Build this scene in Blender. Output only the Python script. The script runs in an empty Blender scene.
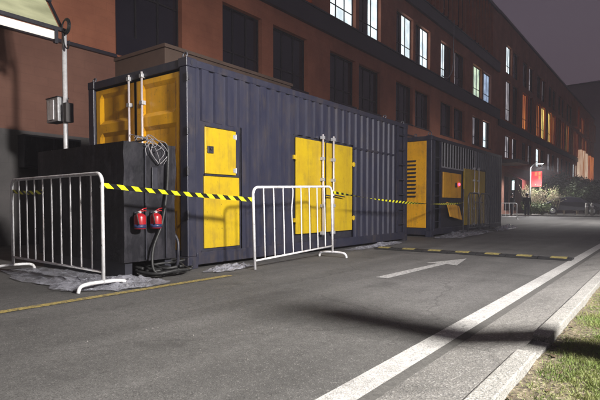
import bpy, bmesh, math, random
from mathutils import Vector, Matrix, noise
R = math.radians
random.seed(7)
scene = bpy.context.scene
COL = scene.collection

# ------------------------------------------------------------------ camera
cam_d = bpy.data.cameras.new('camera')
cam = bpy.data.objects.new('camera', cam_d); COL.objects.link(cam)
cam.location = (0, 0, .885)
cam.rotation_euler = (R(88), 0, R(36.83))
cam_d.lens = 494/600*36; cam_d.sensor_width = 36; cam_d.sensor_fit = 'HORIZONTAL'
cam_d.shift_y = 22.25/600
cam_d.clip_end = 1500; cam_d.clip_start = .05
scene.camera = cam

# ------------------------------------------------------------------ night sky
world = bpy.data.worlds.new('World'); scene.world = world; world.use_nodes = True
wn = world.node_tree.nodes; wl = world.node_tree.links
bg = wn['Background']
tc = wn.new('ShaderNodeTexCoord'); sx = wn.new('ShaderNodeSeparateXYZ'); wr = wn.new('ShaderNodeValToRGB')
nz = wn.new('ShaderNodeTexNoise'); nz.inputs['Scale'].default_value = 2.2; nz.inputs['Detail'].default_value = 4
wl.new(tc.outputs['Generated'], nz.inputs['Vector'])
mx = wn.new('ShaderNodeMixRGB'); mx.blend_type = 'MULTIPLY'; mx.inputs[0].default_value = .25
wl.new(tc.outputs['Generated'], sx.inputs[0]); wl.new(sx.outputs['Z'], wr.inputs[0])
wr.color_ramp.elements[0].position = 0; wr.color_ramp.elements[0].color = (.070, .048, .058, 1)
wr.color_ramp.elements[1].position = .9; wr.color_ramp.elements[1].color = (.040, .034, .052, 1)
e = wr.color_ramp.elements.new(.3); e.color = (.068, .052, .068, 1)
wl.new(wr.outputs[0], mx.inputs[1]); wl.new(nz.outputs['Fac'], mx.inputs[2]); wl.new(mx.outputs[0], bg.inputs['Color'])
bg.inputs['Strength'].default_value = 1.4

scene.view_settings.view_transform = 'Standard'; scene.view_settings.look = 'None'
scene.view_settings.exposure = 0; scene.view_settings.gamma = 1
scene.render.engine = 'CYCLES'

# lamp powers (watts); each lamp is built with its street lamp or floodlight further down
P_VERGE = 7600; P_FLOOD = 1500; P_FAR = 2300; P_JUNCTION = 6500

# ------------------------------------------------------------------ helpers
def tag(o, label=None, cat=None, group=None, kind=None):
    if label: o['label'] = label
    if cat: o['category'] = cat
    if group: o['group'] = group
    if kind: o['kind'] = kind
    return o
def empty(name, loc=(0, 0, 0), rz=0):
    o = bpy.data.objects.new(name, None); COL.objects.link(o)
    o.location = loc; o.rotation_euler = (0, 0, rz); o.empty_display_size = .2
    return o
def obj(name, bm, mat, parent=None, smooth=False, bevel=0, loc=None):
    bmesh.ops.recalc_face_normals(bm, faces=bm.faces)
    me = bpy.data.meshes.new(name); bm.to_mesh(me); bm.free()
    o = bpy.data.objects.new(name, me); COL.objects.link(o)
    for m in (mat if isinstance(mat, (list, tuple)) else [mat]): me.materials.append(m)
    if smooth:
        for p in me.polygons: p.use_smooth = True
    if parent: o.parent = parent
    if loc: o.location = loc
    if bevel:
        b = o.modifiers.new('bevel', 'BEVEL'); b.width = bevel; b.segments = 2; b.limit_method = 'ANGLE'
    return o
def raw(name, vs, fs, mat, parent=None, smooth=False):
    me = bpy.data.meshes.new(name); me.from_pydata(vs, [], fs); me.update()
    o = bpy.data.objects.new(name, me); COL.objects.link(o); me.materials.append(mat)
    if smooth:
        for p in me.polygons: p.use_smooth = True
    if parent: o.parent = parent
    return o
def NB(): return bmesh.new()
def box(bm, x0, x1, y0, y1, z0, z1):
    v = [bm.verts.new(p) for p in ((x0,y0,z0),(x1,y0,z0),(x1,y1,z0),(x0,y1,z0),(x0,y0,z1),(x1,y0,z1),(x1,y1,z1),(x0,y1,z1))]
    for f in ((0,3,2,1),(4,5,6,7),(0,1,5,4),(1,2,6,5),(2,3,7,6),(3,0,4,7)): bm.faces.new([v[i] for i in f])
    return bm
def tube(bm, pts, r, n=8, cap=True):
    pts = [Vector(p) for p in pts]; rs = r if isinstance(r, (list, tuple)) else [r]*len(pts)
    rings = []; prev = None
    for i, p in enumerate(pts):
        d = (pts[min(i+1, len(pts)-1)]-pts[max(i-1, 0)])
        if d.length < 1e-7: d = Vector((0, 0, 1))
        d.normalize()
        if prev is None:
            a = d.cross(Vector((0, 0, 1)))
            if a.length < .05: a = d.cross(Vector((0, 1, 0)))
        else:
            a = prev - d*prev.dot(d)
        a.normalize(); prev = a; b = d.cross(a)
        rings.append([bm.verts.new(p+(a*math.cos(2*math.pi*k/n)+b*math.sin(2*math.pi*k/n))*rs[i]) for k in range(n)])
    for i in range(len(rings)-1):
        for k in range(n):
            bm.faces.new((rings[i][k], rings[i][(k+1) % n], rings[i+1][(k+1) % n], rings[i+1][k]))
    if cap:
        bm.faces.new(rings[0][::-1]); bm.faces.new(rings[-1])
    return bm
def lathe(bm, prof, c=(0, 0, 0), n=20, axis='z'):
    rings = []
    for r, z in prof:
        ring = []
        for k in range(n):
            a = 2*math.pi*k/n
            p = (r*math.cos(a), r*math.sin(a), z)
            if axis == 'x': p = (p[2], p[0], p[1])
            if axis == 'y': p = (p[0], p[2], p[1])
            ring.append(bm.verts.new((c[0]+p[0], c[1]+p[1], c[2]+p[2])))
        rings.append(ring)
    for i in range(len(rings)-1):
        for k in range(n): bm.faces.new((rings[i][k], rings[i][(k+1) % n], rings[i+1][(k+1) % n], rings[i+1][k]))
    bm.faces.new(rings[0][::-1]); bm.faces.new(rings[-1]); return bm
def arc(cx, cy, r, a0, a1, n):
    return [(cx+r*math.cos(a0+(a1-a0)*i/n), cy+r*math.sin(a0+(a1-a0)*i/n)) for i in range(n+1)]
def smooth_pts(pts, k=6):
    P = [Vector(p) for p in pts]; out = []
    for i in range(len(P)-1):
        p0 = P[max(i-1, 0)]; p1 = P[i]; p2 = P[i+1]; p3 = P[min(i+2, len(P)-1)]
        for j in range(k):
            t = j/k
            out.append(.5*((2*p1)+(-p0+p2)*t+(2*p0-5*p1+4*p2-p3)*t*t+(-p0+3*p1-3*p2+p3)*t**3))
    out.append(P[-1]); return out
def copy_tree(o, parent=None):
    c = o.copy(); COL.objects.link(c)
    if parent: c.parent = parent
    for ch in [q for q in o.children]: copy_tree(ch, c)
    return c

# ------------------------------------------------------------------ materials
def mat(name, col, rough=.6, metal=0, col2=None, scale=8, detail=6, bump=0, bscale=60, ramp=(.35, .65), stretch=None, spec=.5, coat=0, grime=None):
    m = bpy.data.materials.new(name); m.use_nodes = True
    n = m.node_tree.nodes; l = m.node_tree.links; b = n['Principled BSDF']
    b.inputs['Base Color'].default_value = (*col, 1); b.inputs['Roughness'].default_value = rough
    b.inputs['Metallic'].default_value = metal; b.inputs['Specular IOR Level'].default_value = spec
    b.inputs['Coat Weight'].default_value = coat
    t = n.new('ShaderNodeTexCoord'); mp = n.new('ShaderNodeMapping'); l.new(t.outputs['Object'], mp.inputs[0])
    if stretch: mp.inputs['Scale'].default_value = stretch
    if col2:
        x = n.new('ShaderNodeTexNoise'); x.inputs['Scale'].default_value = scale; x.inputs['Detail'].default_value = detail
        x.inputs['Roughness'].default_value = .65
        l.new(mp.outputs[0], x.inputs['Vector'])
        r = n.new('ShaderNodeValToRGB'); r.color_ramp.elements[0].position = ramp[0]; r.color_ramp.elements[1].position = ramp[1]
        r.color_ramp.elements[0].color = (*col, 1); r.color_ramp.elements[1].color = (*col2, 1)
        l.new(x.outputs['Fac'], r.inputs[0]); l.new(r.outputs[0], b.inputs['Base Color'])
        mr = n.new('ShaderNodeMapRange'); mr.inputs['To Min'].default_value = max(0, rough-.12); mr.inputs['To Max'].default_value = min(1, rough+.15)
        l.new(x.outputs['Fac'], mr.inputs[0]); l.new(mr.outputs[0], b.inputs['Roughness'])
    if grime:
        src = b.inputs['Base Color'].links[0].from_socket if b.inputs['Base Color'].links else None
        g1 = n.new('ShaderNodeMapping'); g1.inputs['Scale'].default_value = (9, 9, .9); l.new(t.outputs['Object'], g1.inputs[0])
        g2 = n.new('ShaderNodeTexNoise'); g2.inputs['Scale'].default_value = 1.3; g2.inputs['Detail'].default_value = 9; g2.inputs['Roughness'].default_value = .7; l.new(g1.outputs[0], g2.inputs['Vector'])
        g3 = n.new('ShaderNodeTexNoise'); g3.inputs['Scale'].default_value = 3.1; g3.inputs['Detail'].default_value = 10; g3.inputs['Roughness'].default_value = .75; l.new(t.outputs['Object'], g3.inputs['Vector'])
        gm = n.new('ShaderNodeMath'); gm.operation = 'MULTIPLY'; l.new(g2.outputs['Fac'], gm.inputs[0]); l.new(g3.outputs['Fac'], gm.inputs[1])
        gr = n.new('ShaderNodeValToRGB'); gr.color_ramp.elements[0].position = .24; gr.color_ramp.elements[1].position = .40
        gr.color_ramp.elements[0].color = (0, 0, 0, 1); gr.color_ramp.elements[1].color = (grime[1],)*3+(1,); l.new(gm.outputs[0], gr.inputs[0])
        gx = n.new('ShaderNodeMixRGB'); l.new(gr.outputs[0], gx.inputs[0]); gx.inputs[2].default_value = (*grime[0], 1)
        if src: l.new(src, gx.inputs[1])
        else: gx.inputs[1].default_value = (*col, 1)
        # small chips and scratches
        g4 = n.new('ShaderNodeTexNoise'); g4.inputs['Scale'].default_value = 26; g4.inputs['Detail'].default_value = 6; l.new(t.outputs['Object'], g4.inputs['Vector'])
        g5 = n.new('ShaderNodeValToRGB'); g5.color_ramp.elements[0].position = .70; g5.color_ramp.elements[1].position = .73; l.new(g4.outputs['Fac'], g5.inputs[0])
        gy = n.new('ShaderNodeMixRGB'); l.new(g5.outputs[0], gy.inputs[0]); l.new(gx.outputs[0], gy.inputs[1]); gy.inputs[2].default_value = (*[c*.4 for c in grime[0]], 1)
        l.new(gy.outputs[0], b.inputs['Base Color'])
    if bump:
        y = n.new('ShaderNodeTexNoise'); y.inputs['Scale'].default_value = bscale; y.inputs['Detail'].default_value = 5
        l.new(t.outputs['Object'], y.inputs['Vector'])
        bb = n.new('ShaderNodeBump'); bb.inputs['Strength'].default_value = bump; bb.inputs['Distance'].default_value = .01
        l.new(y.outputs['Fac'], bb.inputs['Height']); l.new(bb.outputs[0], b.inputs['Normal'])
    return m
def emit(name, col, s, col2=None, scale=3, stretch=(1, 1, 1)):
    m = bpy.data.materials.new(name); m.use_nodes = True
    n = m.node_tree.nodes; l = m.node_tree.links; b = n['Principled BSDF']
    b.inputs['Base Color'].default_value = (.1, .1, .1, 1); b.inputs['Emission Color'].default_value = (*col, 1)
    b.inputs['Emission Strength'].default_value = s; b.inputs['Roughness'].default_value = .25
    if col2:
        t = n.new('ShaderNodeTexCoord'); mp = n.new('ShaderNodeMapping'); l.new(t.outputs['Object'], mp.inputs[0]); mp.inputs['Scale'].default_value = stretch
        x = n.new('ShaderNodeTexNoise'); x.inputs['Scale'].default_value = scale; x.inputs['Detail'].default_value = 3
        l.new(mp.outputs[0], x.inputs['Vector'])
        r = n.new('ShaderNodeValToRGB'); r.color_ramp.elements[0].position = .38; r.color_ramp.elements[1].position = .6
        r.color_ramp.elements[0].color = (*col, 1); r.color_ramp.elements[1].color = (*col2, 1)
        l.new(x.outputs['Fac'], r.inputs[0]); l.new(r.outputs[0], b.inputs['Emission Color'])
    return m

def speckle(name, base, light, dark, rough, worn=None, stain=.5, fine=190, bump=.5, streak=None, cracks=0):
    """aggregate surface: fine stones of two tones over a slowly varying base"""
    m = bpy.data.materials.new(name); m.use_nodes = True
    n = m.node_tree.nodes; l = m.node_tree.links; b = n['Principled BSDF']
    t = n.new('ShaderNodeTexCoord')
    big = n.new('ShaderNodeTexNoise'); big.inputs['Scale'].default_value = .7; big.inputs['Detail'].default_value = 6; big.inputs['Roughness'].default_value = .6
    l.new(t.outputs['Object'], big.inputs['Vector'])
    rb = n.new('ShaderNodeValToRGB'); rb.color_ramp.elements[0].position = .35; rb.color_ramp.elements[1].position = .68
    rb.color_ramp.elements[0].color = (*[c*(1-.35*stain) for c in base], 1); rb.color_ramp.elements[1].color = (*[c*(1+.35*stain) for c in base], 1)
    l.new(big.outputs['Fac'], rb.inputs[0])
    v = n.new('ShaderNodeTexVoronoi'); v.inputs['Scale'].default_value = fine; l.new(t.outputs['Object'], v.inputs['Vector'])
    v2 = n.new('ShaderNodeSeparateColor'); l.new(v.outputs['Color'], v2.inputs[0])
    r1 = n.new('ShaderNodeValToRGB'); r1.color_ramp.elements[0].position = .80; r1.color_ramp.elements[1].position = .97
    l.new(v2.outputs[0], r1.inputs[0])
    m1 = n.new('ShaderNodeMixRGB'); l.new(r1.outputs[0], m1.inputs[0]); l.new(rb.outputs[0], m1.inputs[1]); m1.inputs[2].default_value = (*light, 1)
    r2 = n.new('ShaderNodeValToRGB'); r2.color_ramp.elements[0].position = .62; r2.color_ramp.elements[1].position = .9
    l.new(v2.outputs[1], r2.inputs[0])
    m2 = n.new('ShaderNodeMixRGB'); l.new(r2.outputs[0], m2.inputs[0]); l.new(m1.outputs[0], m2.inputs[1]); m2.inputs[2].default_value = (*dark, 1)
    out = m2.outputs[0]
    mid = n.new('ShaderNodeTexNoise'); mid.inputs['Scale'].default_value = 14; mid.inputs['Detail'].default_value = 8; mid.inputs['Roughness'].default_value = .75
    l.new(t.outputs['Object'], mid.inputs['Vector'])
    mm = n.new('ShaderNodeMixRGB'); mm.blend_type = 'OVERLAY'; mm.inputs[0].default_value = .55
    l.new(out, mm.inputs[1]); l.new(mid.outputs['Fac'], mm.inputs[2]); out = mm.outputs[0]
    if streak:
        mp = n.new('ShaderNodeMapping'); mp.inputs['Scale'].default_value = streak; l.new(t.outputs['Object'], mp.inputs[0])
        s = n.new('ShaderNodeTexNoise'); s.inputs['Scale'].default_value = 1; s.inputs['Detail'].default_value = 5; l.new(mp.outputs[0], s.inputs['Vector'])
        sr = n.new('ShaderNodeMapRange'); sr.inputs['From Min'].default_value = .35; sr.inputs['From Max'].default_value = .7
        sr.inputs['To Min'].default_value = .8; sr.inputs['To Max'].default_value = 1.2; l.new(s.outputs['Fac'], sr.inputs[0])
        ms = n.new('ShaderNodeMixRGB'); ms.blend_type = 'MULTIPLY'; ms.inputs[0].default_value = 1
        l.new(out, ms.inputs[1]); l.new(sr.outputs[0], ms.inputs[2]); out = ms.outputs[0]
    if cracks:
        wv = n.new('ShaderNodeTexNoise'); wv.inputs['Scale'].default_value = 2.5; wv.inputs['Detail'].default_value = 6; l.new(t.outputs['Object'], wv.inputs['Vector'])
        wa = n.new('ShaderNodeMixRGB'); wa.blend_type = 'ADD'; wa.inputs[0].default_value = .35; l.new(t.outputs['Object'], wa.inputs[1]); l.new(wv.outputs['Color'], wa.inputs[2])
        cv = n.new('ShaderNodeTexVoronoi'); cv.feature = 'DISTANCE_TO_EDGE'; cv.inputs['Scale'].default_value = .42; l.new(wa.outputs[0], cv.inputs['Vector'])
        cr = n.new('ShaderNodeMapRange'); cr.inputs['From Min'].default_value = 0; cr.inputs['From Max'].default_value = .006; cr.inputs['To Min'].default_value = 1-cracks; cr.inputs['To Max'].default_value = 1; l.new(cv.outputs['Distance'], cr.inputs[0])
        os_ = n.new('ShaderNodeTexNoise'); os_.inputs['Scale'].default_value = 1.7; os_.inputs['Detail'].default_value = 5; l.new(t.outputs['Object'], os_.inputs['Vector'])
        oq = n.new('ShaderNodeMapRange'); oq.inputs['From Min'].default_value = .60; oq.inputs['From Max'].default_value = .72; oq.inputs['To Min'].default_value = 1; oq.inputs['To Max'].default_value = .68; l.new(os_.outputs['Fac'], oq.inputs[0])
        om = n.new('ShaderNodeMath'); om.operation = 'MULTIPLY'; l.new(cr.outputs[0], om.inputs[0]); l.new(oq.outputs[0], om.inputs[1])
        mq = n.new('ShaderNodeMixRGB'); mq.blend_type = 'MULTIPLY'; mq.inputs[0].default_value = 1; l.new(out, mq.inputs[1]); l.new(om.outputs[0], mq.inputs[2]); out = mq.outputs[0]
    if worn:
        w = n.new('ShaderNodeTexNoise'); w.inputs['Scale'].default_value = 30; w.inputs['Detail'].default_value = 9; w.inputs['Roughness'].default_value = .8
        l.new(t.outputs['Object'], w.inputs['Vector'])
        wr_ = n.new('ShaderNodeValToRGB'); wr_.color_ramp.elements[0].position = worn[1]; wr_.color_ramp.elements[1].position = worn[1]+.07
        l.new(w.outputs['Fac'], wr_.inputs[0])
        mw = n.new('ShaderNodeMixRGB'); l.new(wr_.outputs[0], mw.inputs[0]); l.new(out, mw.inputs[1]); mw.inputs[2].default_value = (*worn[0], 1); out = mw.outputs[0]
    l.new(out, b.inputs['Base Color']); b.inputs['Roughness'].default_value = rough
    bb = n.new('ShaderNodeBump'); bb.inputs['Strength'].default_value = bump; bb.inputs['Distance'].default_value = .004
    l.new(v.outputs['Distance'], bb.inputs['Height'])
    b2 = n.new('ShaderNodeBump'); b2.inputs['Strength'].default_value = bump*.6; b2.inputs['Distance'].default_value = .01
    l.new(mid.outputs['Fac'], b2.inputs['Height']); l.new(bb.outputs[0], b2.inputs['Normal']); l.new(b2.outputs[0], b.inputs['Normal'])
    return m

M = {}
M['asphalt'] = speckle('asphalt', (.100, .096, .092), (.155, .148, .14), (.062, .06, .057), .8, stain=.8, fine=150, bump=.35, streak=(2.2, .18, 1), cracks=.3)
M['concrete'] = speckle('gutter_concrete', (.21, .20, .185), (.32, .31, .29), (.13, .125, .12), .85, stain=.8, fine=110, bump=.5, cracks=.3)
M['kerb'] = speckle('granite_kerb', (.27, .26, .24), (.42, .40, .37), (.13, .13, .12), .8, stain=.5, fine=170, bump=.35)
M['linewhite'] = speckle('white_road_paint', (.43, .42, .40), (.58, .57, .55), (.28, .27, .26), .7, worn=((.16, .155, .15), .56), stain=.7, fine=150, bump=.45)
M['arrowwhite'] = speckle('worn_white_road_paint', (.38, .37, .355), (.5, .5, .48), (.2, .2, .19), .7, worn=((.10, .10, .095), .52), stain=.7, fine=150, bump=.45)
M['lineyellow'] = speckle('yellow_road_paint', (.42, .32, .09), (.55, .44, .18), (.18, .14, .06), .7, worn=((.10, .09, .07), .50), stain=.3, fine=140, bump=.45)
M['soil'] = speckle('soil', (.13, .105, .065), (.26, .22, .15), (.04, .03, .02), .95, stain=.9, fine=70, bump=.9)
M['ground'] = mat('ground', (.06, .055, .05), .9, col2=(.09, .085, .075), scale=1)
M['seam'] = mat('dark_seam', (.065, .062, .058), .9, col2=(.10, .095, .088), scale=40, bump=.4)
M['blue'] = mat('blue_grey_container_paint', (.017, .019, .038), .42, col2=(.030, .030, .048), scale=3, stretch=(1, 1, .25), bump=.5, bscale=2.6, detail=8, grime=((.055, .046, .042), .6))
M['bluetrim'] = mat('blue_grey_frame_paint', (.017, .019, .036), .42, col2=(.029, .029, .045), scale=6, bump=.1, bscale=15, grime=((.07, .055, .045), .6))
M['dark'] = mat('dark_metal', (.018, .018, .026), .45, col2=(.03, .03, .04), scale=9)
M['yellow'] = mat('yellow_door_paint', (.50, .34, .008), .40, col2=(.39, .25, .010), scale=2.5, ramp=(.4, .8), bump=.15, bscale=4, grime=((.20, .13, .03), .6))
M['amber'] = mat('amber_door_paint', (.85, .42, .012), .36, col2=(.68, .31, .01), scale=2.5, ramp=(.4, .8), bump=.15, bscale=4, grime=((.28, .13, .03), .6))
M['chrome'] = mat('polished_steel', (.80, .76, .76), .32, .35, col2=(.60, .52, .52), scale=12, stretch=(1, 1, .2))
M['steel'] = mat('galvanised_steel', (.50, .50, .51), .42, .35, col2=(.34, .34, .35), scale=20)
M['barrier'] = mat('white_barrier_paint', (.80, .80, .81), .35, .1, col2=(.60, .59, .60), scale=14, ramp=(.45, .75), bump=.1, bscale=50, grime=((.30, .24, .20), .7))
M['barriergrey'] = mat('grey_barrier_steel', (.16, .16, .18), .45, .5, col2=(.10, .10, .11), scale=14)
M['black'] = mat('black_cabinet_skin', (.007, .007, .010), .5, col2=(.014, .013, .018), scale=5, bump=.9, bscale=7, detail=8, spec=.3, grime=((.045, .042, .05), .8))
M['rubber'] = mat('black_rubber', (.014, .014, .015), .55, col2=(.03, .03, .03), scale=20)
M['red'] = mat('red_extinguisher_paint', (.34, .008, .014), .35, col2=(.33, .008, .014), scale=8, coat=.4)
M['navy'] = mat('navy_label', (.02, .025, .07), .4, col2=(.03, .04, .12), scale=20)
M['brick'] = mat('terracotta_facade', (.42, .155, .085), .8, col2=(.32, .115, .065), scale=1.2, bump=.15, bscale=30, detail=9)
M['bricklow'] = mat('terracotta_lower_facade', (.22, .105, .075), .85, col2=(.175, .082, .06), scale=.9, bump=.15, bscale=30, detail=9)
M['band'] = mat('dark_metal_band', (.028, .024, .034), .42, col2=(.042, .036, .046), scale=1.5)
M['dado'] = mat('grey_stone_base', (.11, .10, .10), .75, col2=(.08, .075, .075), scale=1.5, bump=.15, bscale=12)
M['porch'] = mat('brown_grey_render', (.15, .10, .075), .8, col2=(.12, .08, .06), scale=1.3, bump=.15, bscale=20)
for k_ in ('brick', 'bricklow', 'dado'):
    m = M[k_]; n = m.node_tree.nodes; l = m.node_tree.links; b = n['Principled BSDF']; src = b.inputs['Base Color'].links[0].from_socket
    t = n.new('ShaderNodeTexCoord'); sp = n.new('ShaderNodeSeparateXYZ'); cb = n.new('ShaderNodeCombineXYZ'); l.new(t.outputs['Object'], sp.inputs[0]); l.new(sp.outputs['Y'], cb.inputs[0]); l.new(sp.outputs['Z'], cb.inputs[1])
    bt = n.new('ShaderNodeTexBrick'); bt.inputs['Scale'].default_value = 1; bt.inputs['Brick Width'].default_value = 1.2 if k_ == 'dado' else .6; bt.inputs['Row Height'].default_value = .6 if k_ == 'dado' else .2
    bt.inputs['Mortar Size'].default_value = .008; bt.inputs['Color1'].default_value = (1, 1, 1, 1); bt.inputs['Color2'].default_value = (.84, .84, .84, 1); bt.inputs['Mortar'].default_value = (.62, .62, .62, 1)
    l.new(cb.outputs[0], bt.inputs['Vector']); mu = n.new('ShaderNodeMixRGB'); mu.blend_type = 'MULTIPLY'; mu.inputs[0].default_value = .3; l.new(src, mu.inputs[1]); l.new(bt.outputs['Color'], mu.inputs[2])
    st = n.new('ShaderNodeMapping'); st.inputs['Scale'].default_value = (.8, .8, .3); l.new(t.outputs['Object'], st.inputs[0]); sn = n.new('ShaderNodeTexNoise'); sn.inputs['Scale'].default_value = 1; sn.inputs['Detail'].default_value = 8; l.new(st.outputs[0], sn.inputs['Vector'])
    sr = n.new('ShaderNodeMapRange'); sr.inputs['From Min'].default_value = .35; sr.inputs['From Max'].default_value = .7; sr.inputs['To Min'].default_value = 1.05; sr.inputs['To Max'].default_value = .84; l.new(sn.outputs['Fac'], sr.inputs[0])
    m2 = n.new('ShaderNodeMixRGB'); m2.blend_type = 'MULTIPLY'; m2.inputs[0].default_value = 1; l.new(mu.outputs[0], m2.inputs[1]); l.new(sr.outputs[0], m2.inputs[2]); l.new(m2.outputs[0], b.inputs['Base Color'])
M['frame'] = mat('dark_window_frame', (.02, .018, .022), .4, col2=(.03, .028, .03), scale=6)
M['glass'] = mat('dark_window_glass', (.012, .012, .020), .12, col2=(.022, .020, .03), scale=.8, spec=.8)
M['fin'] = mat('orange_facade_fin', (.42, .10, .025), .6, col2=(.30, .07, .02), scale=2)
M['whitelit'] = emit('lit_window_white', (.85, .94, .97), 1.5, (.50, .58, .62), 1.1, (1, 1.2, 1))
M['greenlit'] = emit('lit_window_greenish', (.62, .75, .55), 1.2, (.34, .44, .36), 1.2, (1, 1.4, 1.2))
M['bluelit'] = emit('lit_window_bluish', (.45, .58, .80), .95, (.24, .32, .46), 1.2, (1, 1.3, 1.2))
M['yellowlit'] = emit('lit_window_yellow', (1.0, .80, .22), 2.2, (.5, .24, .06), 1.2, (1, 2.2, .3))
M['dimlit'] = emit('lit_window_dim', (.40, .38, .40), 1.1, (.16, .15, .17), 1.0, (1, 1.2, 1))
M['amberlit'] = emit('window_and_panel_glow_amber', (.75, .24, .06), .8, (.30, .07, .03), 1.2, (1, 1.8, .25))
M['creamlit'] = emit('window_and_panel_glow_cream', (.80, .62, .46), .8, (.40, .16, .07), .9, (1, 1.5, .25))
M['panel_lamp'] = emit('canopy_light_strip', (.95, .90, .80), 1.15)
M['lamp_glow'] = emit('lamp_lens', (1, .98, .95), 30)
M['redled'] = emit('red_indicator', (1, .03, .07), 7)
M['redsign'] = emit('red_sign_face', (.85, .012, .025), 1.8, (.55, .01, .02), 1.2)
M['yellowsign'] = emit('yellow_sign_mark', (1, .55, .1), 1.0)
M['cyanlit'] = emit('pale_cyan_lamp', (.7, 1, .95), 1.5)
M['cablelight'] = mat('pale_cable_sheath', (.30, .29, .30), .4, col2=(.14, .13, .14), scale=20)
M['bump_yellow'] = mat('worn_yellow_rubber', (.36, .29, .08), .7, col2=(.14, .12, .06), scale=25)
M['bark'] = mat('bark', (.10, .075, .05), .9, col2=(.06, .045, .03), scale=12, bump=.5, bscale=30)
M['twig'] = mat('pale_twigs', (.34, .28, .19), .8, col2=(.20, .16, .11), scale=12)
M['leaf'] = mat('leaf', (.05, .085, .02), .6, col2=(.10, .13, .035), scale=2)
M['leafdark'] = mat('dark_leaf', (.022, .035, .014), .6, col2=(.04, .055, .02), scale=2)
M['leafpale'] = mat('pale_leaf', (.22, .22, .10), .6, col2=(.12, .16, .05), scale=3)
M['grass'] = mat('grass_blade', (.11, .17, .025), .6, col2=(.24, .24, .08), scale=4, ramp=(.4, .72))
M['far'] = mat('far_building_wall', (.30, .25, .25), .9, col2=(.26, .21, .21), scale=.3)
M['coat'] = mat('dark_coat', (.016, .016, .02), .85, col2=(.03, .028, .035), scale=20)
M['jeans'] = mat('dark_trousers', (.02, .022, .035), .85, col2=(.03, .03, .05), scale=20)
M['skin'] = mat('skin', (.42, .26, .19), .55)
M['hair'] = mat('black_hair', (.012, .010, .010), .5)
M['carpaint'] = mat('dark_car_paint', (.03, .03, .035), .25, .3, coat=.6)
M['carsilver'] = mat('silver_car_paint', (.25, .25, .26), .3, .5, coat=.6)
M['awning'] = mat('dark_red_canopy', (.16, .03, .025), .7, col2=(.11, .02, .02), scale=2)
M['leafdry'] = mat('dry_leaf', (.11, .075, .04), .8, col2=(.07, .045, .025), scale=30)

# crumpled sheeting: thin translucent plastic
m = bpy.data.materials.new('clear_plastic_sheet'); m.use_nodes = True
n = m.node_tree.nodes; l = m.node_tree.links; b = n['Principled BSDF']
b.inputs['Base Color'].default_value = (.40, .40, .45, 1); b.inputs['Roughness'].default_value = .16
tr = n.new('ShaderNodeBsdfTransparent'); ms = n.new('ShaderNodeMixShader')
t = n.new('ShaderNodeTexCoord'); x = n.new('ShaderNodeTexNoise'); x.inputs['Scale'].default_value = 7; x.inputs['Detail'].default_value = 7
l.new(t.outputs['Object'], x.inputs['Vector'])
mr = n.new('ShaderNodeMapRange'); mr.inputs['From Min'].default_value = .35; mr.inputs['From Max'].default_value = .65; mr.inputs['To Min'].default_value = .25; mr.inputs['To Max'].default_value = .8
l.new(x.outputs['Fac'], mr.inputs[0]); l.new(mr.outputs[0], ms.inputs[0]); l.new(tr.outputs[0], ms.inputs[1]); l.new(b.outputs[0], ms.inputs[2])
x2 = n.new('ShaderNodeTexVoronoi'); x2.inputs['Scale'].default_value = 16; l.new(x.outputs['Color'], x2.inputs['Vector'])
bp = n.new('ShaderNodeBump'); bp.inputs['Strength'].default_value = .7; bp.inputs['Distance'].default_value = .03; l.new(x2.outputs['Distance'], bp.inputs['Height']); l.new(bp.outputs[0], b.inputs['Normal'])
l.new(ms.outputs[0], n['Material Output'].inputs[0]); M['plastic'] = m

# canopy panel: grimy translucent sheet lit from behind
m = emit('canopy_panel', (.55, .54, .30), .95, (.30, .30, .15), 1.6, (1.5, .6, 1.5)); M['canopy_panel'] = m

# black and yellow striped tape from its own length coordinate (UV)
m = bpy.data.materials.new('hazard_tape'); m.use_nodes = True
n = m.node_tree.nodes; l = m.node_tree.links; b = n['Principled BSDF']; b.inputs['Roughness'].default_value = .35
uv = n.new('ShaderNodeUVMap'); sp = n.new('ShaderNodeSeparateXYZ'); l.new(uv.outputs[0], sp.inputs[0])
a = n.new('ShaderNodeMath'); a.operation = 'MULTIPLY_ADD'; a.inputs[1].default_value = .45; l.new(sp.outputs['Y'], a.inputs[0]); l.new(sp.outputs['X'], a.inputs[2])
fr = n.new('ShaderNodeMath'); fr.operation = 'FRACT'; l.new(a.outputs[0], fr.inputs[0])
g = n.new('ShaderNodeMath'); g.operation = 'GREATER_THAN'; g.inputs[1].default_value = .5; l.new(fr.outputs[0], g.inputs[0])
mc = n.new('ShaderNodeMixRGB'); mc.inputs[1].default_value = (.012, .012, .012, 1); mc.inputs[2].default_value = (.80, .78, .02, 1); l.new(g.outputs[0], mc.inputs[0])
l.new(mc.outputs[0], b.inputs['Base Color']); M['tape'] = m

# ------------------------------------------------------------------ ground, road, kerb
def sheet(name, x0, x1, y0, y1, z, m, nx=1, ny=1):
    vs = [(x0+(x1-x0)*i/nx, y0+(y1-y0)*j/ny, z) for j in range(ny+1) for i in range(nx+1)]
    fs = [(j*(nx+1)+i, j*(nx+1)+i+1, (j+1)*(nx+1)+i+1, (j+1)*(nx+1)+i) for j in range(ny) for i in range(nx)]
    return raw(name, vs, fs, m)
tag(sheet('ground', -600, 600, -600, 600, -.03, M['ground']), kind='structure')
tag(sheet('road', -11.5, -1.05, -12, 42, 0, M['asphalt']), kind='structure')
tag(sheet('cross_road', -1.05, 60, 20, 42, 0, M['asphalt']), kind='structure')
tag(raw('gutter', [(-1.05, -12, .004), (-.64, -12, .086), (-.64, 20, .086), (-1.05, 20, .004)], [(0, 1, 2, 3)], M['concrete']), kind='structure')
tag(sheet('gutter_seam', -1.112, -1.045, -12, 20, .008, M['seam']), kind='structure')
tag(sheet('edge_line', -1.265, -1.112, -12, 41, .006, M['linewhite']), kind='structure')
tag(sheet('yellow_line', -4.45, -4.34, -12, 4.4, .005, M['lineyellow']), kind='structure')
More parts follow.
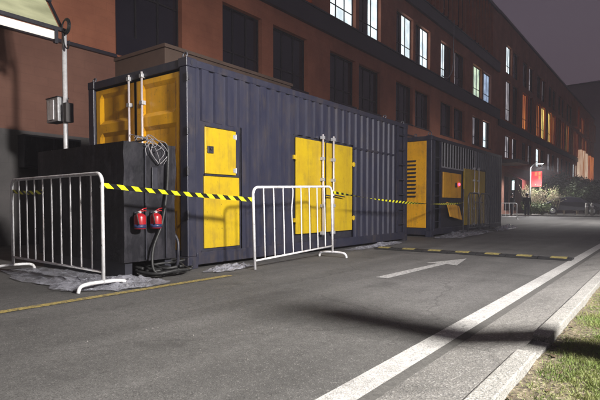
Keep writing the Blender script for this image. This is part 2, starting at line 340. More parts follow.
vs = [(-2.86, 5.36, .005), (-2.70, 5.36, .005), (-2.66, 7.20, .005), (-2.47, 7.10, .005), (-2.66, 8.12, .005), (-2.97, 7.14, .005), (-2.79, 7.20, .005)]
tag(raw('road_arrow', vs, [(0, 1, 2, 6), (5, 6, 2, 3, 4)], M['arrowwhite']), kind='structure')
# kerb: blocks with joints; one block between y 2.86 and 3.2 has sunk
bm = NB(); y = -12.0; rr = random.Random(3)
blocks = []
while y < 2.0: blocks.append((y, y+.985)); y += 1.0
blocks[-1] = (blocks[-1][0], 2.855)
y = 3.22
while y < 20: blocks.append((y, y+.985)); y += 1.0
for a_, b_ in blocks:
    dx = rr.uniform(-.006, .006); dz = rr.uniform(-.004, .004)
    box(bm, -.66+dx, -.56+dx, a_+.005, b_, -.1, .1+dz)
box(bm, -.66, -.555, 2.862, 3.216, -.1, .068)
k = obj('kerb', bm, M['kerb'], bevel=.008); tag(k, kind='structure')
bm = NB(); box(bm, -14, 60, 42, 42.25, -.1, .12); k = obj('far_kerb', bm, M['kerb']); tag(k, kind='structure')
tag(sheet('far_pavement', -14, 60, 42.25, 60, .10, M['concrete']), kind='structure')
# verge: uneven soil
vs = []; fs = []; nx, ny = 70, 420
def verge_z(x, y):
    return .045+.022*noise.noise(Vector((x*2.2, y*2.2, 0)))+.012*noise.noise(Vector((x*9, y*9, 3)))+.006*noise.noise(Vector((x*30, y*30, 5)))+max(0, x+.5)*.02
for j in range(ny+1):
    for i in range(nx+1):
        u = (i/nx)**1.6; x = -.562+u*9; y = -10+ (j/ny)*30; 
        vs.append((x, y, verge_z(x, y)))
for j in range(ny):
    for i in range(nx):
        q = j*(nx+1)+i; fs.append((q, q+1, q+nx+2, q+nx+1))
tag(raw('verge', vs, fs, M['soil'], smooth=True), kind='structure')
# grass blades
gv = []; gf = []; rg = random.Random(11)
def blade(x, y, h, w, lean):
    z = verge_z(x, y)-.004; a = rg.uniform(0, 6.28); dx, dy = math.cos(a)*w, math.sin(a)*w
    la = rg.uniform(0, 6.28); lx, ly = math.cos(la)*lean, math.sin(la)*lean
    i = len(gv)
    gv.extend([(x-dx, y-dy, z), (x+dx, y+dy, z), (x+dx*.7+lx*.4, y+dy*.7+ly*.4, z+h*.6), (x-dx*.7+lx*.4, y-dy*.7+ly*.4, z+h*.6), (x+lx, y+ly, z+h)])
    gf.append((i, i+1, i+2, i+3)); gf.append((i+3, i+2, i+4))
cnt = 0
while cnt < 120000:
    y = 1.2+rg.random()**1.5*11; x = -.55+rg.random()*1.5
    if x > .15-.06*y: continue
    d = noise.noise(Vector((x*2.3, y*2.3, 1)))+.5*noise.noise(Vector((x*8, y*8, 2)))
    edge = min(1, max(0, (x+.545)/(.20+.05*noise.noise(Vector((y*1.5, 0, 0))))))
    if rg.random() > (.06+1.3*edge*max(0, d+.62)): 
        cnt += 1; continue
    s = 1 if d > 0 else .7
    blade(x, y, rg.uniform(.010, .028)*s, rg.uniform(.0010, .0020), rg.uniform(.004, .025)); cnt += 1
tag(raw('grass', gv, gf, M['grass']), 'short patchy green grass growing on the verge beside the kerb', 'grass', kind='stuff')
# litter of leaves on soil and grit on road
lv = []; lf = []
for i in range(170):
    x = -.54+rg.random()**1.5*.7; y = 1.3+rg.random()*7
    z = verge_z(x, y)+.004; s = rg.uniform(.006, .02); a = rg.uniform(0, 6.28)
    q = len(lv)
    for k_ in range(5):
        t_ = a+k_*1.2566; lv.append((x+math.cos(t_)*s*(1 if k_ % 2 else .6), y+math.sin(t_)*s, z+rg.uniform(0, .008)))
    lf.append(tuple(range(q, q+5)))
tag(raw('leaf_litter', lv, lf, M['leafdry']), 'brown dry leaf bits lying on the soil beside the kerb', 'leaf litter', kind='stuff')
lv = []; lf = []
for i in range(60):
    x = rg.uniform(-5.2, -.7); y = rg.uniform(1, 10)**1.0
    if rg.random() < .5: x = -2.4+rg.gauss(0, .35); y = 2.1+rg.gauss(0, .35)
    s = rg.uniform(.0015, .005); q = len(lv)
    lv.extend([(x-s, y-s, 0), (x+s, y-s*.7, 0), (x+s*.8, y+s, 0), (x-s*.8, y+s*.6, 0), (x, y, s*1.2)])
    lf.extend([(q, q+1, q+4), (q+1, q+2, q+4), (q+2, q+3, q+4), (q+3, q, q+4)])
tag(raw('grit', lv, lf, M['concrete']), 'pale grit and chips scattered over the asphalt', 'grit', kind='stuff')

# ------------------------------------------------------------------ speed hump
h = empty('speed_hump', (-3.0, 8.93, 0)); tag(h, 'low black rubber speed hump with worn yellow patches across the road', 'speed hump')
bm = NB()
prof = [(-.17, .006), (-.12, .03), (-.05, .042), (.05, .042), (.12, .03), (.17, .006)]
for i in range(7):
    xa = -1.72+i*.5; xb = xa+.49
    A = [bm.verts.new((xa, py, pz)) for py, pz in prof]; B = [bm.verts.new((xb, py, pz)) for py, pz in prof]
    for q in range(5): bm.faces.new((A[q], B[q], B[q+1], A[q+1]))
    bm.faces.new(A); bm.faces.new(B[::-1])
obj('rubber_section', bm, M['rubber'], h)
for i in range(7):
    bm = NB(); xa = -1.66+i*.52
    pr = [(-.13, .031), (-.05, .047), (.05, .047), (.13, .031)]
    A = [bm.verts.new((xa, py, pz)) for py, pz in pr]; B = [bm.verts.new((xa+.24, py, pz)) for py, pz in pr]
    for q in range(3): bm.faces.new((A[q], B[q], B[q+1], A[q+1]))
    obj('yellow_patch', bm, M['bump_yellow'], h)

# ------------------------------------------------------------------ containers
def corrugated(bm, y0, y1, z0, z1, x, depth=.036, pitch=.25, phase=0):
    """trapezoid sheet on plane x, ribs run up; outer face at x, valleys at x-depth"""
    seg = [(.0, 0), (.50, 0), (.57, -1), (.93, -1), (1.0, 0)]
    def dd(y):
        u = (y/pitch) % 1
        for (a, p), (b, q) in zip(seg, seg[1:]):
            if a <= u <= b: return p+(q-p)*(u-a)/(b-a)
        return 0
    prof = [(y0, x+dd(y0)*depth)]; k = math.floor(y0/pitch)
    while k*pitch < y1:
        for u, d in seg[:-1]:
            yy = (k+u)*pitch
            if y0+1e-4 < yy < y1-1e-4: prof.append((yy, x+d*depth))
        k += 1
    prof.append((y1, x+dd(y1)*depth))
    A = [bm.verts.new((px, py, z0)) for py, px in prof]; B = [bm.verts.new((px, py, z1)) for py, px in prof]
    for i in range(len(prof)-1): bm.faces.new((A[i], A[i+1], B[i+1], B[i]))
def ladder(parent, y0, y1, x, z0, z1, m=None):
    bm = NB(); m = m or M['bluetrim']
    box(bm, x-.02, x+.03, y0, y0+.05, z0, z1); box(bm, x-.02, x+.03, y1-.05, y1, z0, z1)
    z = z0+.2
    while z < z1-.1:
        tube(bm, [(x+.015, y0+.03, z), (x+.015, y1-.03, z)], .014, 8); z += .36
    return obj('ladder', bm, m, parent)
def lock_rod(parent, y, x, z0, z1, along='x'):
    bm = NB()
    if along == 'x': P = lambda d, s, z: (x+d, y+s, z)
    else: P = lambda d, s, z: (x+s, y-d, z)
    tube(bm, [P(.045, 0, z0), P(.045, 0, z1)], .017, 10)
    o = obj('lock_rod', bm, M['chrome'], parent, smooth=True)
    for z in (z0+.04, z0+.55, (z0+z1)/2+.1, z1-.45, z1-.06):
        bm = NB(); a = P(0, -.035, z-.03); b_ = P(.07, .035, z+.03)
        box(bm, min(a[0], b_[0]), max(a[0], b_[0]), min(a[1], b_[1]), max(a[1], b_[1]), z-.03, z+.03)
        obj('bracket', bm, M['steel'], o, bevel=.004)
    bm = NB(); z = z0+(z1-z0)*.40
    tube(bm, [P(.06, 0, z), P(.085, .12, z-.01), P(.085, .34, z-.03)], [.014, .013, .011], 8)
    obj('handle', bm, M['dark'], o)
    return o
def casting(parent, x0, x1, y0, y1, z0, z1):
    bm = NB(); box(bm, x0, x1, y0, y1, z0, z1); c = obj('corner_casting', bm, M['bluetrim'], parent, bevel=.008)
    bm = NB(); ym = (y0+y1)/2; zm = (z0+z1)/2
    lathe(bm, [(.030, 0), (.030, .004)], (x1, ym, zm), 14, 'x')
    bmesh.ops.scale(bm, vec=(1, .7, 1.35), verts=bm.verts, space=Matrix.Translation((0, -ym, -zm)))
    obj('casting_hole', bm, M['dark'], c)
def shackle(parent, x, y, z, r=.055):
    r *= .72
    bm = NB(); pts = [(x+r*math.cos(a_), y+.3*r*math.sin(a_), z+r+r*math.sin(a_)) for a_ in [i*math.pi/8 for i in range(17)]]
    tube(bm, pts, .013, 8, cap=False); obj('shackle', bm, M['barriergrey'], parent, smooth=True)

X = -5.26; XB = -7.70
def container_shell(c, y0, y1, top, label, kind):
    """all coordinates in world; the Empty stands at the container's near corner"""
    # posts and rails
    for (xa, xb) in ((X-.15, X), (XB, XB+.15)):
        for (ya, yb) in ((y0, y0+.16), (y1-.16, y1)):
            bm = NB(); box(bm, xa, xb, ya, yb, .17, top-.12); obj('corner_post', bm, M['bluetrim'], c, bevel=.012)
    bm = NB(); box(bm, X-.08, X+.002, y0+.16, y1-.16, top-.11, top-.01); box(bm, XB, XB+.08, y0+.16, y1-.16, top-.11, top-.01)
    box(bm, XB+.15, X-.15, y0+.01, y0+.14, top-.13, top-.01); box(bm, XB+.15, X-.15, y1-.14, y1-.01, top-.13, top-.01)
    obj('top_rail', bm, M['bluetrim'], c, bevel=.008)
    bm = NB(); box(bm, X-.10, X+.004, y0+.16, y1-.16, .05, .22); box(bm, XB, XB+.10, y0+.16, y1-.16, .05, .22)
    box(bm, XB+.15, X-.15, y0+.012, y0+.12, .05, .24); box(bm, XB+.15, X-.15, y1-.12, y1-.012, .05, .24)
    obj('bottom_rail', bm, M['bluetrim'], c, bevel=.008)
    bm = NB(); box(bm, XB+.08, X-.08, y0+.14, y1-.14, top-.05, top-.02); obj('roof', bm, M['blue'], c)
    bm = NB(); box(bm, XB+.1, X-.1, y0+.12, y1-.12, .12, .19); obj('floor', bm, M['dark'], c)
    bm = NB(); corrugated(bm, y0+.1, y1-.1, .2, top-.06, XB+.03); obj('back_wall', bm, M['blue'], c)
    bm = NB(); box(bm, XB+.15, X-.15, y1-.08, y1-.05, .2, top-.12); obj('far_wall', bm, M['blue'], c)
    for (xa, xb) in ((X-.17, X+.006), (XB-.006, XB+.17)):
        for (ya, yb) in ((y0-.006, y0+.18), (y1-.18, y1+.006)):
            casting(c, xa, xb, ya, yb, .0, .17); casting(c, xa, xb, ya, yb, top-.12, top)
def reparent(c, kids_origin):
    for ch in list(c.children): ch.matrix_parent_inverse = Matrix.Translation(c.location).inverted()
# --- container one
c1 = empty('equipment_container', (X, 4.47, 0)); tag(c1, 'blue grey corrugated container with yellow doors, the near one behind the black cabinet', 'container', 'power containers along the building')
Y0, Y1, TOP = 4.47, 11.49, 2.89
container_shell(c1, Y0, Y1, TOP, '', 1)
# side sheet, with the door zones left flat
bm = NB()
box(bm, X-.03, X-.012, 4.63, 5.52, .22, 2.06)
corrugated(bm, 4.70, 5.54, 2.06, TOP-.11, X-.004)
box(bm, X-.03, X-.012, 4.63, 4.70, 2.06, TOP-.11)
corrugated(bm, 5.54, 6.84, .22, TOP-.11, X-.004)
corrugated(bm, 6.84, 8.86, 2.12, TOP-.11, X-.004)
corrugated(bm, 8.86, 10.80, .22, TOP-.11, X-.004)
box(bm, X-.06, X-.05, 10.78, 11.35, .22, TOP-.11)
obj('side_wall', bm, M['blue'], c1)
bm = NB(); box(bm, X-.04, X+.006, 8.87, 10.8, 2.05, 2.085); obj('cable_rail', bm, M['bluetrim'], c1)
bm = NB(); box(bm, X-.012, X-.004, 5.49, 5.515, .22, 2.05); box(bm, X-.012, X-.002, 4.72, 5.50, .215, .245); obj('door_trim', bm, M['dark'], c1)
# small service door and lower panel
bm = NB(); box(bm, X-.010, X+.014, 4.78, 5.40, 1.33, 1.985); d = obj('service_door', bm, M['yellow'], c1, bevel=.006)
bm = NB(); box(bm, X+.014, X+.032, 4.82, 4.93, 1.62, 1.72); lathe(bm, [(.02, 0), (.016, .02)], (X+.032, 4.875, 1.68), 12, 'x'); obj('handle', bm, M['dark'], d, bevel=.004)
for z in (1.40, 1.90):
    bm = NB(); tube(bm, [(X+.016, 5.395, z-.04), (X+.016, 5.395, z+.04)], .012); box(bm, X+.012, X+.018, 5.34, 5.40, z-.03, z+.03); obj('hinge', bm, M['steel'], d)
bm = NB(); box(bm, X-.010, X+.012, 4.76, 5.47, .27, 1.295); obj('service_panel', bm, M['yellow'], c1, bevel=.006)
bm = NB(); box(bm, X-.010, X+.022, 4.77, 5.46, 1.300, 1.322); box(bm, X-.01, X+.020, 4.80, 5.38, 1.99, 2.005); obj('drip_strip', bm, M['dark'], c1)
# double doors on the side
for a_, b_ in ((6.90, 7.80), (7.865, 8.80)):
    bm = NB(); box(bm, X-.02, X+.016, a_, b_, .37, 2.07); d = obj('side_door', bm, M['yellow'], c1, bevel=.008)
    yy = a_ if a_ < 7 else b_
    for z in (.62, 1.72):
        bm = NB(); s = -1 if a_ < 7 else 1
        box(bm, X+.0, X+.03, min(yy-.02*s, yy+.09*s), max(yy-.02*s, yy+.09*s), z-.035, z+.035); tube(bm, [(X+.03, yy+.03*s, z-.05), (X+.03, yy+.03*s, z+.05)], .014)
        obj('hinge', bm, M['yellow'], d)
bm = NB(); box(bm, X-.06, X-.04, 6.84, 8.86, .22, 2.12); obj('door_recess', bm, M['dark'], c1)
for y in (7.66, 8.02): lock_rod(c1, y, X+.016, .32, 2.20)
ladder(c1, 10.90, 11.33, X-.0, .22, TOP-.12)
# end face with two amber doors
YE = 4.50
bm = NB(); box(bm, XB+.15, X-.15, YE+.07, YE+.09, .22, TOP-.13); obj('door_recess', bm, M['dark'], c1)
def end_door(x0, x1, y, z0, z1, c, m):
    bm = NB()
    xs = [x0, x0+.10, x0+.17, x1-.17, x1-.10, x1]
    zs = [z0]
    npan = 4; hgt = (z1-z0)
    for i in range(npan):
        a_ = z0+hgt*i/npan; b_ = z0+hgt*(i+1)/npan
        zs += [a_+.07, a_+.13, b_-.13, b_-.07]
    zs.append(z1)
    def dep(i, j):  # pressed panels: inner area set back then out
        return .035 if (i in (2, 3) and (j-1) % 4 in (1, 2)) else 0
    V = {}
    for i, xx in enumerate(xs):
        for j, zz in enumerate(zs):
            jj = (j-1) % 4; inner = i in (2, 3) and 1 <= j <= len(zs)-2 and jj in (1, 2)
            V[i, j] = bm.verts.new((xx, y+(.035 if inner else 0), zz))
    for i in range(5):
        for j in range(len(zs)-1): bm.faces.new((V[i, j], V[i+1, j], V[i+1, j+1], V[i, j+1]))
    return obj('end_door', bm, m, c)
end_door(XB+.17, -6.50, YE+.012, .25, TOP-.16, c1, M['amber'])
end_door(-6.44, X-.17, YE+.012, .25, TOP-.16, c1, M['amber'])
bm = NB(); box(bm, -6.50, -6.44, YE+.03, YE+.05, .25, TOP-.16); obj('door_gasket', bm, M['rubber'], c1)
for x_ in (-6.57, -6.25): lock_rod(c1, YE+.012, x_, .3, 2.84, 'y')
for z in (.75, 1.35, 1.9, 2.62):
    bm = NB(); box(bm, X-.003, X+.014, 4.475, 4.51, z-.035, z+.035); tube(bm, [(X+.012, 4.465, z-.06), (X+.012, 4.465, z+.06)], .013); obj('hinge', bm, M['dark'], c1)
shackle(c1, XB+.06, 4.55, TOP); shackle(c1, X-.10, 4.53, TOP, .06); shackle(c1, X-.08, 10.4, TOP, .05); shackle(c1, X-.10, 11.4, TOP, .05)
reparent(c1, None)

# --- container two
c2 = empty('battery_container', (X, 13.05, 0)); tag(c2, 'blue grey container with louvred upper side and red indicator light, the far one', 'container', 'power containers along the building')
Y0, Y1, TOP2 = 13.05, 20.1, 2.80
container_shell(c2, Y0, Y1, TOP2, '', 2)
bm = NB()
corrugated(bm, 18.0, 20.0, .22, TOP2-.11, X-.004)
corrugated(bm, 16.85, 18.0, 2.10, TOP2-.11, X-.004)
box(bm, X-.03, X-.012, 13.75, 15.60, .22, 1.98); box(bm, X-.03, X-.012, 15.60, 18.0, 2.07, 2.12)
obj('side_wall', bm, M['blue'], c2)
bm = NB(); box(bm, X-.16, X-.15, 13.2, 18.05, .22, 2.74); obj('inner_recess', bm, M['black'], c2)  # black colour stands in for the shade behind the louvre bars
bm = NB(); y = 13.80
while y < 16.85:
    box(bm, X-.02, X-.005, y, y+.065, 2.0, TOP2-.11); y += .23
box(bm, X-.03, X-.008, 13.75, 16.9, 1.96, 2.0)
obj('louvre', bm, M['steel'], c2)
bm = NB(); box(bm, X-.012, X+.014, 13.9, 15.42, 1.10, 1.84); p_ = obj('control_panel', bm, M['amber'], c2, bevel=.006)
bm = NB(); lathe(bm, [(.045, 0), (.045, .03), (.02, .045)], (X+.014, 15.20, 1.52), 16, 'x'); obj('indicator_light', bm, M['redled'], p_)
bm = NB(); box(bm, X+.014, X+.04, 14.86, 14.98, 1.42, 1.56); obj('handle', bm, M['dark'], p_)
bm = NB(); box(bm, X-.012, X-.006, 13.8, 15.55, .25, .98); obj('cable_bay', bm, M['dark'], c2)
bm = NB(); box(bm, -.015, .015, 14.15, 15.1, -.22, .22); f = obj('tilted_flap', bm, M['amber'], c2, bevel=.005)
for v in f.data.vertices: v.co.z -= (v.co.y-14.6)*.14
f.location = (X+.09, 0, .70); f.rotation_euler = (0, R(-14), 0)
for a_, b_ in ((15.72, 16.76), (16.90, 17.92)):
    bm = NB(); box(bm, X-.03, X+.012, a_, b_, .24, 2.05); obj('side_door', bm, M['yellow'], c2, bevel=.008)
for y in (16.60, 17.06): lock_rod(c2, y, X+.012, .22, 2.15)
ladder(c2, 13.20, 13.70, X, .22, TOP2-.12, M['bluetrim'])
bm = NB(); box(bm, XB+.16, X-.16, 13.06, 13.10, .25, TOP2-.14); e_ = obj('end_panel', bm, M['amber'], c2, bevel=.006)
bm = NB(); z = 1.15
while z < 2.2:
    A = [(XB+.5, 13.055, z), (X-.45, 13.055, z), (X-.45, 13.02, z-.05), (XB+.5, 13.02, z-.05)]
    bm.faces.new([bm.verts.new(p) for p in A]); z += .11
obj('vent_slat', bm, M['dark'], e_)
shackle(c2, X-.08, 13.1, TOP2, .07); shackle(c2, X-.5, 13.1, TOP2, .05)
reparent(c2, None)


# ------------------------------------------------------------------ the long office building (facade on x = -11.5)
FX = -11.5
ob = empty('office_building', (FX, 4, 0)); tag(ob, 'long terracotta office building with dark bands and lit upper windows behind the containers', 'building')
XI = FX-.35
def openings(rows, cols, ya, yb, z0, z1, name, m):
    """wall slab with real openings: rows = [(zlow, zhigh)], cols = [(y0, y1)]"""
    bm = NB(); z = z0
    for (a_, b_) in rows:
        box(bm, XI, FX, ya, yb, z, a_)
        y = ya
        for (c_, d_) in cols:
            if c_ > y: box(bm, XI, FX, y, c_, a_, b_)
            y = d_
        if y < yb: box(bm, XI, FX, y, yb, a_, b_)
        z = b_
    box(bm, XI, FX, ya, yb, z, z1)
    return obj(name, bm, m, ob)
rw = random.Random(21)
def window(y0, y1, z0, z1, lit=None, part=(0, 1), transom=.3, x=None, parent=None):
    x = (FX-.20) if x is None else x
    bm = NB(); t_ = .05
    box(bm, x-.03, x+.03, y0, y0+t_, z0, z1); box(bm, x-.03, x+.03, y1-t_, y1, z0, z1)
    box(bm, x-.03, x+.03, y0+t_, y1-t_, z0, z0+t_); box(bm, x-.03, x+.03, y0+t_, y1-t_, z1-t_, z1)
    n_ = max(2, round((y1-y0)/.75))
    for i in range(1, n_):
        yy = y0+(y1-y0)*i/n_; box(bm, x-.025, x+.025, yy-.025, yy+.025, z0+t_, z1-t_)
    zt = z0+(z1-z0)*transom; box(bm, x-.022, x+.022, y0+t_, y1-t_, zt-.022, zt+.022)
    w = obj('window', bm, M['frame'], parent or ob)
    a_, b_ = y0+(y1-y0)*part[0], y0+(y1-y0)*part[1]
    def pane(p, q, m_, dx=0):
        bm2 = NB(); box(bm2, x-.012+dx, x-.004+dx, p, q, z0+.02, z1-.02); obj('pane', bm2, m_, w)
    if lit and (part != (0, 1)):
        if a_ > y0+.03: pane(y0+.02, a_, M['glass'])
        pane(a_, b_, lit)
        if b_ < y1-.03: pane(b_, y1-.02, M['glass'])
    else: pane(y0+.02, y1-.02, lit or M['glass'])
    return w
def reveal(y0, y1, z0, z1):
    bm = NB(); box(bm, FX-.02, FX+.05, y0-.04, y1+.04, z0-.06, z0); obj('sill', bm, M['band'], ob)
# section one: y -8 .. 42.5
S1 = 42.5
cols = [(7.45, 9.62)]; 
pairs = [(11.25, 13.15), (13.75, 15.85)]
for k_ in range(1, 5):
    s_ = 11.25+6.2*k_; pairs += [(s_, s_+2.1), (s_+2.4, s_+4.5)]
colsA = [(-6.5, -4.2), (-3.5, -1.2)]+cols+pairs
rows1 = [(5.30, 7.35), (8.78, 11.05), (12.6, 14.9)]
openings(rows1, colsA, -8, S1, 4.72, 16.5, 'upper_wall', M['brick'])
# glazing bay column runs through the storeys: dark spandrels in front of the slab
bm = NB(); box(bm, FX-.02, FX+.04, 7.45, 9.62, 7.35, 8.78); obj('spandrel', bm, M['glass'], ob)
bm = NB(); box(bm, FX-.02, FX+.04, 7.45, 9.62, 4.76, 5.30); obj('spandrel', bm, M['glass'], ob)
cols0 = [(22.3, 24.2), (26.2, 28.3), (30.2, 32), (34, 36), (38.2, 40.3)]
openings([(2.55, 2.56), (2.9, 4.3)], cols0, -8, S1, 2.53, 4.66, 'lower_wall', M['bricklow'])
bm = NB(); box(bm, XI+.02, FX+.03, -8, S1, -.05, 2.53); obj('stone_base', bm, M['dado'], ob)
bm = NB(); box(bm, FX-.02, FX+.10, -8, 7.42, 4.66, 4.74); box(bm, FX-.02, FX+.06, 11.2, S1, 4.66, 4.72); obj('ledge', bm, M['band'], ob)
for z0_, z1_ in ((7.95, 8.72), (11.75, 12.5)):
    bm = NB(); box(bm, FX+.004, FX+.16, 9.7, S1, z0_, z1_)
    box(bm, FX+.16, FX+.20, 9.7, S1, z1_-.08, z1_-.02)
    obj('metal_band', bm, M['band'], ob)
bm = NB(); box(bm, XI-.1, FX+.12, -8, S1, 16.5, 16.75); obj('parapet', bm, M['band'], ob)
W, G, B_, D_ = M['whitelit'], M['greenlit'], M['bluelit'], M['dimlit']
rowA = {9: (M['whitelit'], (0, .75)), 8: (D_, (0, .5))}
rowB = {2: (W, (0, 1)), 3: (W, (.55, 1)), 4: (W, (.48, 1)), 5: (W, (.52, 1)), 6: (W, (0, .5)), 7: (D_, (0, .3)), 8: (G, (0, 1)), 9: (B_, (0, 1)), 1: (M['amberlit'], (.4, 1))}
for i, (a_, b_) in enumerate(pairs):
    for (z0_, z1_), lits in zip(rows1, (rowA, rowB, {})):
        q = lits.get(i); window(a_, b_, z0_, z1_, q[0] if q else None, q[1] if q else (0, 1))
        reveal(a_, b_, z0_, z1_)
for (z0_, z1_) in rows1: window(7.45, 9.62, z0_, z1_, transom=.62)
for (a_, b_) in ((-6.5, -4.2), (-3.5, -1.2)):
    for (z0_, z1_) in rows1: window(a_, b_, z0_, z1_)
for i, (a_, b_) in enumerate(cols0): window(a_, b_, 2.9, 4.3, D_ if i in (3,) else None)
# thin orange fins in front of upper windows
for a_, b_, z0_, z1_ in ((26.0, 31.9, 12.6, 16.3), (32.2, 40.4, 12.6, 16.3), (13.7, 15.9, 8.75, 11.6)):
    y = a_; 
    while y < b_:
        bm = NB(); box(bm, FX+.02, FX+.20, y, y+.05, z0_, z1_); obj('facade_fin', bm, M['fin'], ob); y += .72
bm = NB(); box(bm, FX+.003, FX+.012, 25.9, 40.5, 14.92, 16.4); obj('dark_cladding', bm, M['frame'], ob)
# section two: y 42.5 .. 106 with taller windows, fins and coloured curtains
cols2 = []
y = 44.7
while y < 103: cols2 += [(y, y+2.1), (y+2.5, y+4.6)]; y += 6.2
rows2 = [(5.0, 6.95), (8.25, 11.7), (12.3, 14.7)]
openings(rows2, cols2, S1, 106, 4.3, 16.6, 'far_upper_wall', M['brick'])
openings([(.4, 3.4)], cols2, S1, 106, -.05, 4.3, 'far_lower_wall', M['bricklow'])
bm = NB(); box(bm, FX+.004, FX+.14, S1, 106, 7.45, 8.0); obj('metal_band', bm, M['band'], ob)
bm = NB(); box(bm, XI-.1, FX+.12, S1, 106, 16.6, 16.8); obj('parapet', bm, M['band'], ob)
mid_l = {0: D_, 2: M['amberlit'], 4: M['amberlit'], 5: M['yellowlit'], 6: M['yellowlit'], 7: M['amberlit'], 9: M['amberlit'], 10: M['yellowlit'], 12: M['amberlit'], 13: M['amberlit'], 15: M['amberlit'], 16: M['amberlit']}
low_l = {0: D_, 1: M['dimlit'], 3: D_, 4: W, 6: D_, 7: M['bluelit'], 8: D_, 9: M['bluelit'], 11: D_, 12: W, 13: M['creamlit'], 14: M['creamlit'], 15: M['amberlit'], 16: M['amberlit']}
top_l = {0: W, 3: D_, 5: D_, 12: M['amberlit'], 14: M['amberlit'], 15: M['amberlit']}
for i, (a_, b_) in enumerate(cols2):
    for (z0_, z1_), lits in zip(rows2, (low_l, mid_l, top_l)):
        p_ = (0, 1)
        if lits.get(i) in (W, D_, M['bluelit']): p_ = (.1, .55) if i % 2 else (.45, .9)
        window(a_, b_, z0_, z1_, lits.get(i), p_)
    window(a_, b_, .4, 3.4, M['amberlit'] if i in (9, 13) else None, transom=.75)
y = 53.5
while y < 104:
    bm = NB(); box(bm, FX+.02, FX+.09, y, y+.10, 8.2, 11.8); obj('facade_fin', bm, M['fin'], ob); y += 1.24
# panels standing proud near the far end; lower ones glow in place of lamplight
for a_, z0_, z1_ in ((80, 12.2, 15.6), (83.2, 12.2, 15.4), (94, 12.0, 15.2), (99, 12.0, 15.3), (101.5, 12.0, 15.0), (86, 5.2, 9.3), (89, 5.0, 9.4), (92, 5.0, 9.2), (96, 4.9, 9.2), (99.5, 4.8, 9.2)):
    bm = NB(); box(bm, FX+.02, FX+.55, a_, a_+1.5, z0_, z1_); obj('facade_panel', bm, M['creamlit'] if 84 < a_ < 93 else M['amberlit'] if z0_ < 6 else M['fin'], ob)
# roof and unlit inside
bm = NB(); box(bm, -26, XI-.02, -8, 106, 16.2, 16.4); box(bm, -26, -25.7, -8, 106, 0, 16.2); box(bm, -25.7, XI-.02, -8, -7.7, 0, 16.2); box(bm, -25.7, XI-.02, 105.7, 106, 0, 16.2)
obj('roof', bm, M['band'], ob)
bm = NB(); box(bm, XI-1.4, XI-1.3, -7.5, 105.5, 0, 16.1); obj('inner_wall', bm, M['frame'], ob)
# porch volume that juts towards the containers
bm = NB(); box(bm, FX-.01, -9.48, 7.42, 12.2, 0, 4.56); p_ = obj('porch', bm, M['porch'], ob, bevel=.02)
bm = NB(); box(bm, FX+.02, -9.44, 7.38, 12.24, 4.56, 4.64); obj('coping', bm, M['porch'], p_)
# entrance canopy beyond the far container
bm = NB(); box(bm, FX+.01, -9.7, 41.6, 45.2, 4.25, 4.55); q = obj('entrance_canopy', bm, M['dado'], ob, bevel=.02)
# long dark red awning over ground-floor shops
bm = NB(); v = [(FX+.02, 66, 3.9), (FX+.02, 96, 3.9), (-9.9, 96, 3.0), (-9.9, 66, 3.0), (-9.9, 66, 2.6), (-9.9, 96, 2.6)]
vv = [bm.verts.new(p) for p in v]; bm.faces.new(vv[:4]); bm.faces.new((vv[3], vv[2], vv[5], vv[4])); obj('shop_awning', bm, M['awning'], ob)
reparent(ob, None)

# dark wall cabinet on the left part of the facade
t_ = empty('wall_cabinet', (FX+.03, 5.0, 1.7)); tag(t_, 'dark flat equipment cabinet fixed to the grey stone base of the wall', 'cabinet')
bm = NB(); box(bm, 0, .28, 0, 1.3, 0, .72); c_ = obj('casing', bm, M['dark'], t_, bevel=.01)
bm = NB(); box(bm, .282, .29, .04, .63, .04, .68); box(bm, .282, .29, .67, 1.26, .04, .68); obj('door', bm, M['black'], t_, bevel=.004)
bm = NB(); box(bm, .29, .31, .58, .61, .3, .42); obj('handle', bm, M['steel'], t_)

# cable hanging down the facade
pts = smooth_pts([(FX+.28, 31.3, 12.6), (FX+.3, 31.2, 11.2), (FX+.26, 31.35, 10.2), (FX+.32, 30.9, 9.3), (FX+.3, 30.2, 8.75), (FX+.28, 29.3, 8.72)], 6)
bm = NB(); tube(bm, pts, .028, 7); tag(obj('hanging_cable', bm, M['cablelight'], smooth=True), 'pale loose cable hanging down in front of the upper windows', 'cable')

# far building that closes the street
fb = empty('tower_block', (-8, 118, 0)); tag(fb, 'plain dusky block rising behind the end of the terracotta facade', 'building')
bm = NB(); box(bm, -10.5, 22, 0, 16, -.05, 26); obj('wall', bm, M['far'], fb)
bm = NB(); v = [(-11, -.6, 26), (22.6, -.6, 26), (22.6, 16.6, 26), (-11, 16.6, 26), (-9, 2, 26.6), (20, 2, 27.4), (20, 14, 27.4), (-9, 14, 26.6)]
vv = [bm.verts.new(p) for p in v]
for f_ in ((0, 1, 5, 4), (1, 2, 6, 5), (2, 3, 7, 6), (3, 0, 4, 7), (4, 5, 6, 7), (3, 2, 1, 0)): bm.faces.new([vv[i] for i in f_])
obj('roof', bm, M['band'], fb)
for i in range(4):
    for j in range(3):
        bm = NB(); box(bm, 10+i*3, 11.4+i*3, -.03, .05, 6+j*6, 8+j*6); obj('window', bm, M['glass'], fb)

